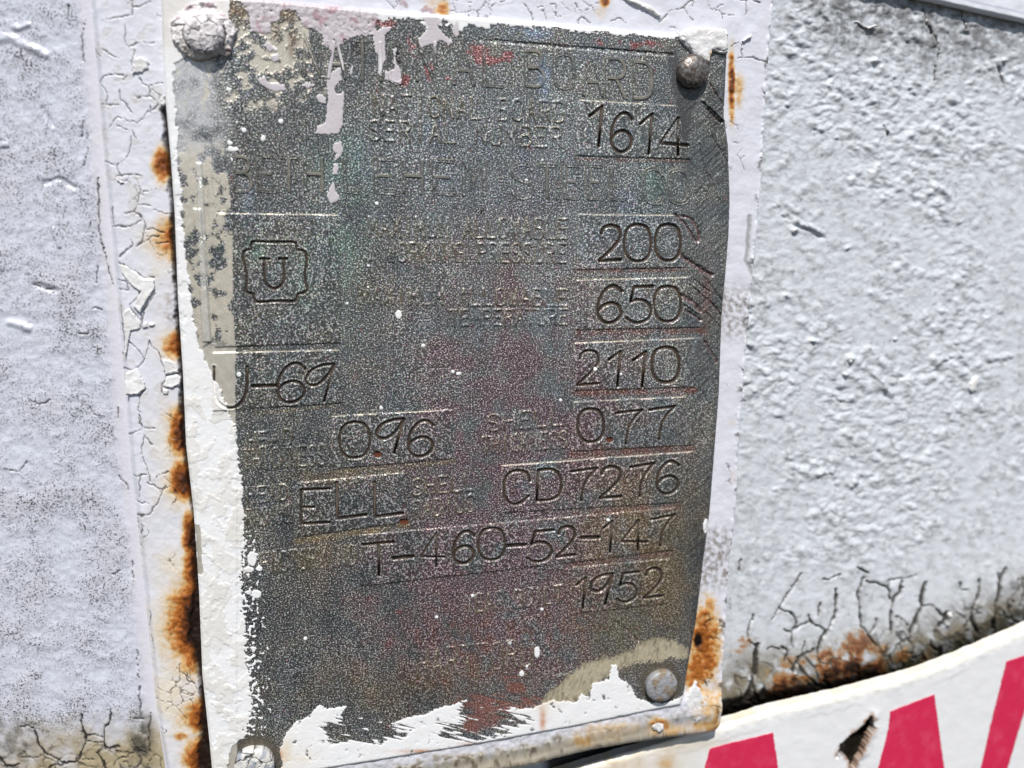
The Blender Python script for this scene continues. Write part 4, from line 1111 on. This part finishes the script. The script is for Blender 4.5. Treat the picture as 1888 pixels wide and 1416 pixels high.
def build_tank():
    def axis(*pts):
        return np.concatenate([np.arange(a, b, s) for a, b, s in pts])
    xs = axis((-420, -140, 14), (-140, 0, 4), (0, 330, 2.0), (330, 1320, 18), (1320, 1890, 2.1), (1890, 2120, 3.4), (2120, 2400, 14))
    ys = axis((-420, -140, 14), (-140, 0, 4), (0, 1418, 2.1), (1418, 1700, 14))
    X, Y = np.meshgrid(xs, ys)
    G = Grid(X, Y)
    n4 = fbm(X, Y, 9, 3, 401); n20 = fbm(X, Y, 24, 4, 402); n60 = fbm(X, Y, 80, 4, 403); n200 = fbm(X, Y, 300, 3, 404)
    blob = lambda cx, cy, rx_, ry_: np.exp(-(((X - cx) / rx_) ** 2 + ((Y - cy) / ry_) ** 2))
    xl = BL_(Y); isl = X < 700
    ts = SIGN_T(X) - Y                                   # px above the sign's rim
    # depth of the wall
    DL = YB + .0016 + .0035 * np.clip((xl - X) / 330, 0, 2) ** 1.5 + .0004 * sstep(0, 24, xl - X)
    DR = .0135 + .016 * np.clip((X - 1380) / 560, -.2, 2.2)
    curl = np.clip(1 - ts / 46, 0, 2.2)
    DR = DR + .006 * curl ** 1.6 + .008 * np.clip(curl - 1, 0, 2)
    t = sstep(420, 1150, X)
    D = DL * (1 - t) + DR * t
    H = np.zeros(X.shape)
    # ---- left: lumpy brushed paint
    hl = .0002 * n60 + .00014 * n20 + .00004 * n4
    for pts, wd, s in [(tr(0, 0, 2.997, [(0, 215), (60, 210), (140, 250), (250, 300)]), 12, 1), (tr(0, 0, 2.997, [(80, 150), (160, 140)]), 9, 1), (tr(0, 0, 2.997, [(235, 600), (290, 690)]), 8, -.8), (tr(0, 300, 2.36, [(235, 290), (255, 360)]), 6, 1),
                       (tr(0, 300, 2.36, [(40, 690), (125, 720)]), 12, 1.2), (tr(0, 300, 2.36, [(145, 530), (240, 555)]), 9, -1), (tr(0, 0, 2.997, [(250, 1010), (330, 990), (410, 1030)]), 8, -.9), (tr(0, 0, 2.997, [(0, 800), (40, 800)]), 8, 1)]:
        hl = hl + .0004 * s * sstep(wd, 0, G.lines([pts], 20, 4 * n20, 4 * n20))
    # ---- right: blistered skin
    q1, q2, _ = worley(X + 9 * n20, Y + 9 * n20 - .35 * X, 30, 33)
    r1 = fbm(X * .8 + .5 * Y, Y * .9 - .3 * X, 24, 3, 410)
    amp = (.25 + .9 * sstep(-.3, .35, n200 + .5 * n60)) * sstep(1150, 950, Y) + .3
    hr = amp * (.00040 * np.abs(r1) ** .9 + .00034 * sstep(15, 2, q1) * sstep(.0, .4, n60 + .25 + .3 * n20) + .00018 * n20) + .00002 * n4
    tri = sstep(0, 1, (Y - 50 - .11 * (X - 1640)) / 40)
    ridge = [tr(1400, 350, 2.574, p) for p in ([(620, 870), (700, 862), (750, 850), (800, 850), (880, 800), (910, 790), (960, 790), (990, 870), (1000, 900)], [(1100, 800), (1190, 790)], [(310, 985), (350, 962), (390, 990), (440, 992)],
                                               [(60, 40), (130, 130), (220, 170), (300, 210)], [(545, 880), (580, 900), (600, 960)], [(280, 1350), (330, 1330), (370, 1390)], [(480, 1350), (440, 1410)], [(990, 900), (1010, 950)])]
    dr = G.lines([smooth(p, 4) for p in ridge], 18, 4 * n20, 4 * n20)
    hr = hr + (.00055 * sstep(9, 0, dr) * np.clip(.5 + 1.6 * n20, 0, 1.2)) - .0003 * np.clip(.5 + 1.6 * n4, 0, 1) * sstep(7, 0, G.lines([[(a + 1, b + 8) for a, b in p] for p in ridge], 12, 4 * n20, 4 * n20))
    spots = [(1464, 425, 5, .0012), (1567, 660, 7, .0013), (1497, 628, 5, .001), (1610, 112, 6, .001), (1848, 112, 5, .001), (1450, 545, 6, .0008), (1652, 1160 - 9, 4, .0006), (1557, 690, 4, .001), (1695, 155, 5, .0007), (1745, 1150, 5, .001), (1560, 457, 6, .0006), (1650, 625, 4, .0006)]
    for cx, cy, r_, h_ in spots:
        hr = hr + h_ * np.exp(-(((X - cx) / r_) ** 2 + ((Y - cy) / (r_ * .7)) ** 2)) * (1 + n4)
    H = np.where(isl, hl * sstep(0, 30, xl - X), hr)
    # ---- colours
    bl = np.broadcast_to(lin(205, 209, 222), X.shape + (3,)).copy()
    bl = mix(bl, lin(196, 196, 204), np.clip(.4 + n60, 0, 1) * .7)
    bl = mix(bl, lin(214, 213, 222), sstep(30, 8, xl - X))
    spk = np.clip(.62 + .7 * n60 + .35 * n20, 0, 1) * sstep(8, 34, xl - X)
    CL, LL = cracks_field(G, [([tr(0, 944, 3, p) for p in ([(450, 1120), (455, 1200), (470, 1240), (460, 1310), (430, 1370), (400, 1390), (330, 1375), (230, 1310), (180, 1195), (110, 1185)], [(400, 1390), (300, 1400), (270, 1420)],
                                                           [(615, 1095), (610, 1150), (575, 1220), (580, 1290), (600, 1305), (660, 1300)], [(0, 1360), (40, 1410), (110, 1395)], [(545, 1335), (585, 1420)])], 4.2),
                              ([tr(0, 944, 3, p) for p in ([(545, 1335), (600, 1305)], [(470, 1240), (520, 1235), (570, 1255)], [(475, 1270), (540, 1275), (580, 1265)], [(625, 1410), (650, 1370), (700, 1350), (740, 1330)],
                                                           [(730, 1250), (760, 1310), (820, 1330)], [(830, 1110), (825, 1240), (835, 1330)], [(735, 275), (738, 385)], [(120, 1355), (210, 1360)], [(770, 970), (775, 1130)], [(720, 1140), (790, 1140)], [(440, 1375), (520, 1370)],
                                                           [(660, 1400), (690, 1380), (720, 1416)], [(760, 1416), (780, 1380), (770, 1350)], [(620, 345), (660, 325)], [(760, 760), (765, 920)])]
                               + [tr(0, 300, 2.36, p) for p in ([(425, 60), (430, 200), (435, 300), (455, 390), (490, 530)], [(120, 1030), (150, 1045), (180, 1050), (225, 1030)], [(20, 1330), (70, 1345), (100, 1325), (115, 1300)],
                                                                [(340, 745), (385, 742)], [(405, 805), (450, 790)], [(425, 800), (425, 840)], [(400, 635), (445, 635)], [(510, 1065), (518, 1110)], [(515, 1365), (550, 1400), (560, 1430)], [(425, 450), (420, 530)], [(475, 1140), (490, 1190)],
                                                                [(390, 1060), (410, 1095), (430, 1100)], [(150, 530), (190, 545), (240, 550)])]
                               + [tr(0, 0, 2.997, p) for p in ([(470, 110), (455, 230), (465, 340)], [(465, 670), (450, 760)], [(480, 740), (485, 800), (465, 915)], [(540, 1040), (545, 1190)], [(380, 30), (385, 140)], [(545, 1240), (570, 1400)])], 1.7)])
    dirt = sstep(1300, 1390, Y + 24 * n20 + (X - 150) * .06) * isl
    bl = mix(bl, lin(168, 154, 122), dirt * np.clip(.75 + n60 + .5 * blob(195, 1390, 60, 40), 0, .95))
    j1, j2, _j = worley(X + 8 * n20, Y + 8 * n20, 24, 72)
    CL = np.maximum(CL, .85 * sstep(3.4, .9, j2 - j1) * sstep(1360, 1400, Y + 16 * n20) * np.clip(.5 + 1.5 * n20, 0, 1))
    bl = mix(bl, lin(64, 66, 60), np.clip(blob(262, 1365, 18, 40) * (.9 + 1.6 * n20), 0, .8))
    bl = mix(bl, lin(110, 108, 104), np.clip(blob(20, 1370, 50, 50) * (.5 + 1.2 * n20), 0, .7))
    spk = np.clip(spk + .0 - .5 * dirt, 0, 1)
    br = np.broadcast_to(lin(208, 213, 220), X.shape + (3,)).copy()
    mot = fbm(X + .4 * Y, Y - .2 * X, 11, 4, 451)
    br = mix(br, lin(168, 171, 175), np.clip(.2 + .9 * n20 + .9 * mot + .5 * n60, 0, 1) * .5)
    br = mix(br, lin(92, 92, 92), sstep(.42, .62, fbm(X, Y, 13, 3, 452) + .25 * n60) * .4)
    gr = sstep(150, 20, Y - .13 * (X - 1640) + 70 * n60 + 25 * n20) * sstep(1400, 1560, X + 80 * n20)
    br = mix(br, lin(112, 111, 110), np.clip(gr * (.6 + 1.1 * n20 + .5 * n4), 0, .85))
    streak = fbm(X * 1.0 + .1 * Y, Y, 10, 3, 430, ay=.2)
    br = mix(br, lin(110, 110, 112), np.clip(gr * (streak - .05) * 1.4, 0, .7))
    Z = lambda p: tr(1320, 1000, 3.324, p)
    CRr, LR = cracks_field(G, [([Z(p) for p in ([(255, 630), (240, 760), (225, 860), (185, 965)], [(1420, 440), (1395, 480), (1370, 510)])], 9.0),
                               ([Z(p) for p in ([(905, 215), (870, 320), (885, 420), (890, 510)], [(735, 290), (735, 390), (720, 480), (680, 545), (640, 610), (625, 680)], [(1140, 240), (1130, 300), (1085, 370), (1075, 440), (1070, 560)],
                                                [(1285, 245), (1265, 330), (1255, 410), (1200, 530), (1185, 610)], [(1615, 240), (1620, 300), (1575, 400), (1570, 470), (1605, 560)], [(1775, 160), (1745, 240), (1730, 330), (1710, 420), (1700, 520)],
                                                [(600, 660), (530, 695), (480, 760), (470, 800)], [(1375, 650), (1375, 730)], [(1330, 380), (1380, 440), (1410, 450)])], 5.6),
                               ([Z(p) for p in ([(680, 545), (640, 520), (590, 490), (570, 445)], [(1265, 395), (1330, 380)], [(1745, 240), (1730, 190)], [(1880, 220), (1885, 330), (1865, 390)], [(1855, 230), (1855, 300)], [(525, 190), (470, 270), (390, 400), (340, 480)],
                                                [(230, 450), (205, 520), (195, 590), (235, 630), (255, 640)], [(390, 410), (450, 425), (490, 480), (470, 560), (460, 600), (480, 640)], [(470, 555), (420, 540)], [(490, 530), (560, 490), (600, 500)], [(400, 640), (440, 670), (420, 730)],
                                                [(550, 590), (530, 680)], [(860, 150), (930, 185)], [(925, 235), (1000, 260), (1050, 270)], [(985, 470), (970, 530), (940, 560)], [(890, 510), (950, 590), (985, 640)], [(1310, 600), (1330, 650), (1375, 660)], [(660, 230), (700, 225), (760, 195)],
                                                [(1495, 250), (1505, 295), (1550, 295)], [(1060, 240), (1190, 210), (1230, 205)], [(1190, 610), (1210, 640), (1205, 680)], [(320, 660), (350, 640), (390, 660)], [(150, 110), (140, 180)], [(640, 370), (630, 450)], [(1055, 250), (1065, 330), (1080, 380)], [(1100, 455), (1150, 480), (1175, 510)])]
                                + [tr(1400, 0, 3.869, p) for p in ([(1175, 70), (1180, 180), (1210, 210), (1270, 310)], [(1440, 100), (1470, 210)], [(1290, 350), (1280, 430)], [(1250, 470), (1255, 570)], [(890, 900), (920, 970)], [(1700, 480), (1740, 600)])], 2.8)])
    k1, k2, _k = worley(X + 13 * n20, Y * .62 + 10 * n20, 27, 71)
    CRr = np.maximum(CRr, .9 * sstep(4.6, 1.4, k2 - k1) * sstep(125, 60, ts + 20 * n60) * (X > 1200) * np.clip(.7 + n60 * 1.6, 0, 1))
    low = sstep(140, 25, ts + 18 * n60 + 34 * n20 - 40 * blob(1390, 1250, 70, 90)) * (X > 1200)
    br = mix(br, lin(116, 107, 86), np.clip(low * (.85 + 1.1 * n20), 0, .92))
    br = mix(br, lin(74, 76, 52), np.clip(low * sstep(60, 8, ts + 20 * n20) * (.55 + 1.3 * fbm(X, Y, 20, 3, 440)), 0, .85))
    vr = np.zeros(X.shape)
    for cx, cy, a, b, s in [(880, 660, 90, 75, .62), (760, 760, 90, 60, .68), (660, 720, 60, 45, .55), (430, 790, 60, 60, .6), (870, 790, 55, 60, .92), (745, 830, 70, 45, .9), (1130, 690, 55, 35, .5), (1280, 690, 40, 40, .42), (850, 590, 80, 40, .32), (960, 800, 60, 30, .85), (170, 600, 40, 30, .55), (130, 660, 50, 20, .45),
                            (400, 900, 90, 50, .7), (520, 870, 60, 40, .5), (1010, 740, 50, 40, .45)]:
        cx, cy, a, b = 1320 + cx / 3.324, 1000 + cy / 3.324, a / 3.324, b / 3.324
        e = np.exp(-(((X - cx) / a) ** 2 + ((Y - cy) / b) ** 2))
        e2 = np.exp(-(((X - cx) / (a * 1.7)) ** 2 + ((Y - cy) / (b * 1.7)) ** 2)); vr = 1 - (1 - vr) * (1 - s * np.clip(.9 * e2 + .8 * (n20 + .5 * n4) * np.sqrt(e2) - .08, 0, 1))
    br = mix(br, mix(rust_ramp(np.clip(vr, .42, 1)), lin(116, 88, 62), .42 * sstep(.85, .6, vr)), sstep(.18, .55, vr) * .92)
    bk_ = sstep(4, -3, ts + 6 * n20 - np.interp(X, [1300, 1400, 1500, 1600, 1700, 1888], [46, 34, 26, 20, 9, 5])) * (X > 1000)  # shade of the gap above the sign's rim, painted near-black
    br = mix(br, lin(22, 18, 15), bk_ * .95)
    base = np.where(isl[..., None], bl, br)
    C = np.where(isl, CL, CRr); L = np.where(isl, LL, LR)
    base = mix(base, lin(128, 122, 112), np.where(isl, .12, .34) * L * np.clip(.6 + n20, 0, 1))
    L = .45 * L * np.clip(.4 + 1.5 * n20, 0, 1)
    L = np.maximum(L, np.where(isl, 0, sstep(9, 2, np.where(ts < 110, (k2 - k1), 99)) * sstep(125, 60, ts)))
    H = H - np.where(isl, .0004, .0009) * C + np.where(isl, .00016, .00042) * L
    base = mix(base, np.where(isl[..., None], lin(38, 36, 36), lin(46, 42, 36)), C * .95)
    spk = np.where(isl, spk, .22 * np.clip(.3 + n20 + 1.4 * gr, 0, 1))
    pts = front(X, Y, H, D)
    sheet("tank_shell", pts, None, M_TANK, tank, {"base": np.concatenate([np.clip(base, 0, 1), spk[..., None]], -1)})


build_tank()
for i, (p, th) in enumerate([([(1556, 32), (1562, 38), (1572, 40), (1580, 38), (1590, 46), (1598, 50), (1610, 46), (1624, 47), (1612, 50), (1600, 55), (1588, 49), (1578, 42), (1562, 41)], .0004),
                             ([(1458, 421), (1466, 418), (1471, 422), (1464, 429), (1458, 430)], .0005), ([(1563, 655), (1570, 652), (1574, 664), (1568, 672), (1562, 668)], .0006), ([(1492, 624), (1500, 622), (1503, 630), (1496, 632)], .0004),
                             ([(1606, 108), (1614, 106), (1617, 116), (1609, 117)], .0004), ([(1844, 108), (1850, 104), (1855, 120), (1846, 118)], .0004), ([(1785, 705), (1800, 690), (1803, 706), (1792, 724), (1784, 720)], .0005), ([(1746, 1130), (1754, 1128), (1756, 1136), (1748, 1140)], .0004)]):
    px = np.mean([q[0] for q in p])
    flake("paint_flake", p, th, M_FLAKE, tank, .0135 + .016 * (px - 1380) / 560 - .0002, .0003, seed=500 + i, jag=1.0)

# ================================================================== sign below the bracket
YS = .0046
sign = empty("sign", at(1600, 1416, YS), "white metal sign with crimson letters, a rolled upper rim and a torn rusty hole", "sign")


def sign_depth(X, Y):
    t = Y - SIGN_T(X)
    r = 20.0
    k = np.clip(1 - t / r, 0, 1)
    return YS + .0022 * (1 - np.sqrt(np.clip(1 - k * k, 0, 1))) + .010 * np.clip((X - 1400) / 700, -1, 1.5) ** 2


def build_sign():
    xs = np.concatenate([np.arange(560, 960, 8.0), np.arange(960, 1895, 2.0), np.arange(1895, 2200, 10.0)])
    ts = np.concatenate([np.linspace(0, 24, 18), np.arange(26, 270, 2.2), np.arange(270, 420, 10)])
    X, T = np.meshgrid(xs, ts)
    Y = SIGN_T(X) + T
    G = Grid(X, Y)
    n4 = fbm(X, Y, 9, 3, 601); n20 = fbm(X, Y, 26, 4, 602); n60 = fbm(X, Y, 90, 4, 603)
    blob = lambda cx, cy, rx_, ry_: np.exp(-(((X - cx) / rx_) ** 2 + ((Y - cy) / ry_) ** 2))
    D = sign_depth(X, Y)
    rim0 = sstep(34, 4, T)
    tear = G.poly([(1606, 1320), (1594, 1336), (1578, 1350), (1568, 1358), (1550, 1372), (1548, 1384), (1543, 1398), (1560, 1393), (1566, 1402), (1570, 1418), (1578, 1404), (1590, 1380), (1600, 1356), (1613, 1341)], 30) + 2.5 * n20 + 1.5 * n4
    H = .00012 * n60 + .00006 * n20 + .0003 * rim0 * n20 + .0005 * sstep(-20, 0, tear) * np.clip(.5 + n20 * 1.5, 0, 1.2) * sstep(1560, 1610, X + (Y - 1360) * .4)
    base = np.broadcast_to(lin(226, 227, 229), X.shape + (3,)).copy()
    rim = sstep(26, 6, T + 8 * n20)
    base = mix(base, lin(230, 224, 204), rim * np.clip(.7 + .8 * n20, 0, 1))
    base = mix(base, lin(190, 190, 192), sstep(4, 1, np.abs(T - 34 - 6 * n20)) * np.clip(n60 + .2, 0, .5))
    base = mix(base, lin(206, 196, 176), np.clip(sstep(1340, 1180, X) * (.5 + .8 * n60) + blob(1300, 1370, 60, 14) * .5, 0, .7))
    base = mix(base, lin(196, 160, 108), np.clip((blob(1225, 1410, 16, 30) + blob(1150, 1405, 40, 12) * .5 + blob(1040, 1425, 60, 10)) * (.7 + n20), 0, .8))
    base = mix(base, lin(150, 104, 60), sstep(-9, -1, tear + 2 * n4) * .8 * sstep(-.3, .2, n20 + .1))
    base = mix(base, lin(40, 28, 20), sstep(-2.5, 0, tear))
    P = front(X, Y, H, D)
    kv = tear < 0
    keep = kv[:-1, :-1] & kv[1:, :-1] & kv[1:, 1:] & kv[:-1, 1:]
    sheet("sign_panel", P, keep, M_SIGN, sign, {"base": np.concatenate([np.clip(base, 0, 1), 0 * X[..., None]], -1)}, .0022)


build_sign()


def letter(pts, seed):
    xs, ys = [p[0] for p in pts], [p[1] for p in pts]
    X, Y = np.meshgrid(np.arange(min(xs) - 2, max(xs) + 3, 1.1), np.arange(min(ys) - 2, max(ys) + 3, 1.1))
    G = Grid(X, Y)
    sd = G.poly(pts, 30) + .8 * fbm(X, Y, 14, 3, 640 + seed)
    kv = sd > -.2
    keep = kv[:-1, :-1] & kv[1:, :-1] & kv[1:, 1:] & kv[:-1, 1:]
    P = front(X, Y, .00016 + .00008 * fbm(X, Y, 90, 4, 603), sign_depth(X, Y))
    sheet("letter", P, keep, M_RED, sign, {}, .00008)


letter([(1308, 1380), (1318, 1376), (1425, 1350), (1431, 1390), (1440, 1470), (1285, 1470), (1298, 1416)], 1)
letter([(1640, 1311), (1723, 1279), (1732, 1350), (1748, 1470), (1605, 1480), (1618, 1416), (1630, 1372), (1638, 1340)], 2)
letter([(1855, 1219), (1863, 1216), (1888, 1208), (1930, 1192), (1892, 1300), (1858, 1416), (1846, 1460), (1797, 1470), (1807, 1416), (1832, 1310)], 3)

# ================================================================== white panel at the upper right corner
panel = empty("metal_panel", at(1850, -40, .015), "flat white painted panel edge in the upper right corner above the blistered tank wall", "panel")


def build_panel():
    line = lambda x: -10 + (x - 1668) * (49 / 220.0)
    xs = np.arange(1560, 2300, 4.0)
    ts = np.concatenate([np.arange(-260, -30, 16), np.arange(-30, -8, 3.0), np.linspace(-8, 0, 8)])
    X, T = np.meshgrid(xs, ts)
    Y = line(X) + T
    n20 = fbm(X, Y, 24, 4, 701)
    D = .0135 + .016 * np.clip((X - 1380) / 560, -.2, 2.2) - .0028
    H = .00015 * n20 - .0006 * sstep(-7, 0, T) ** 2
    base = np.broadcast_to(lin(222, 224, 232), X.shape + (3,)).copy()
    base = mix(base, lin(160, 170, 190), sstep(3, 1, np.abs(T + 15 + n20)) * .7)
    sheet("panel_sheet", front(X, Y, H, D), None, M_BRACKET, panel, {"base": np.concatenate([base, 0 * X[..., None]], -1)}, .0018)


build_panel()
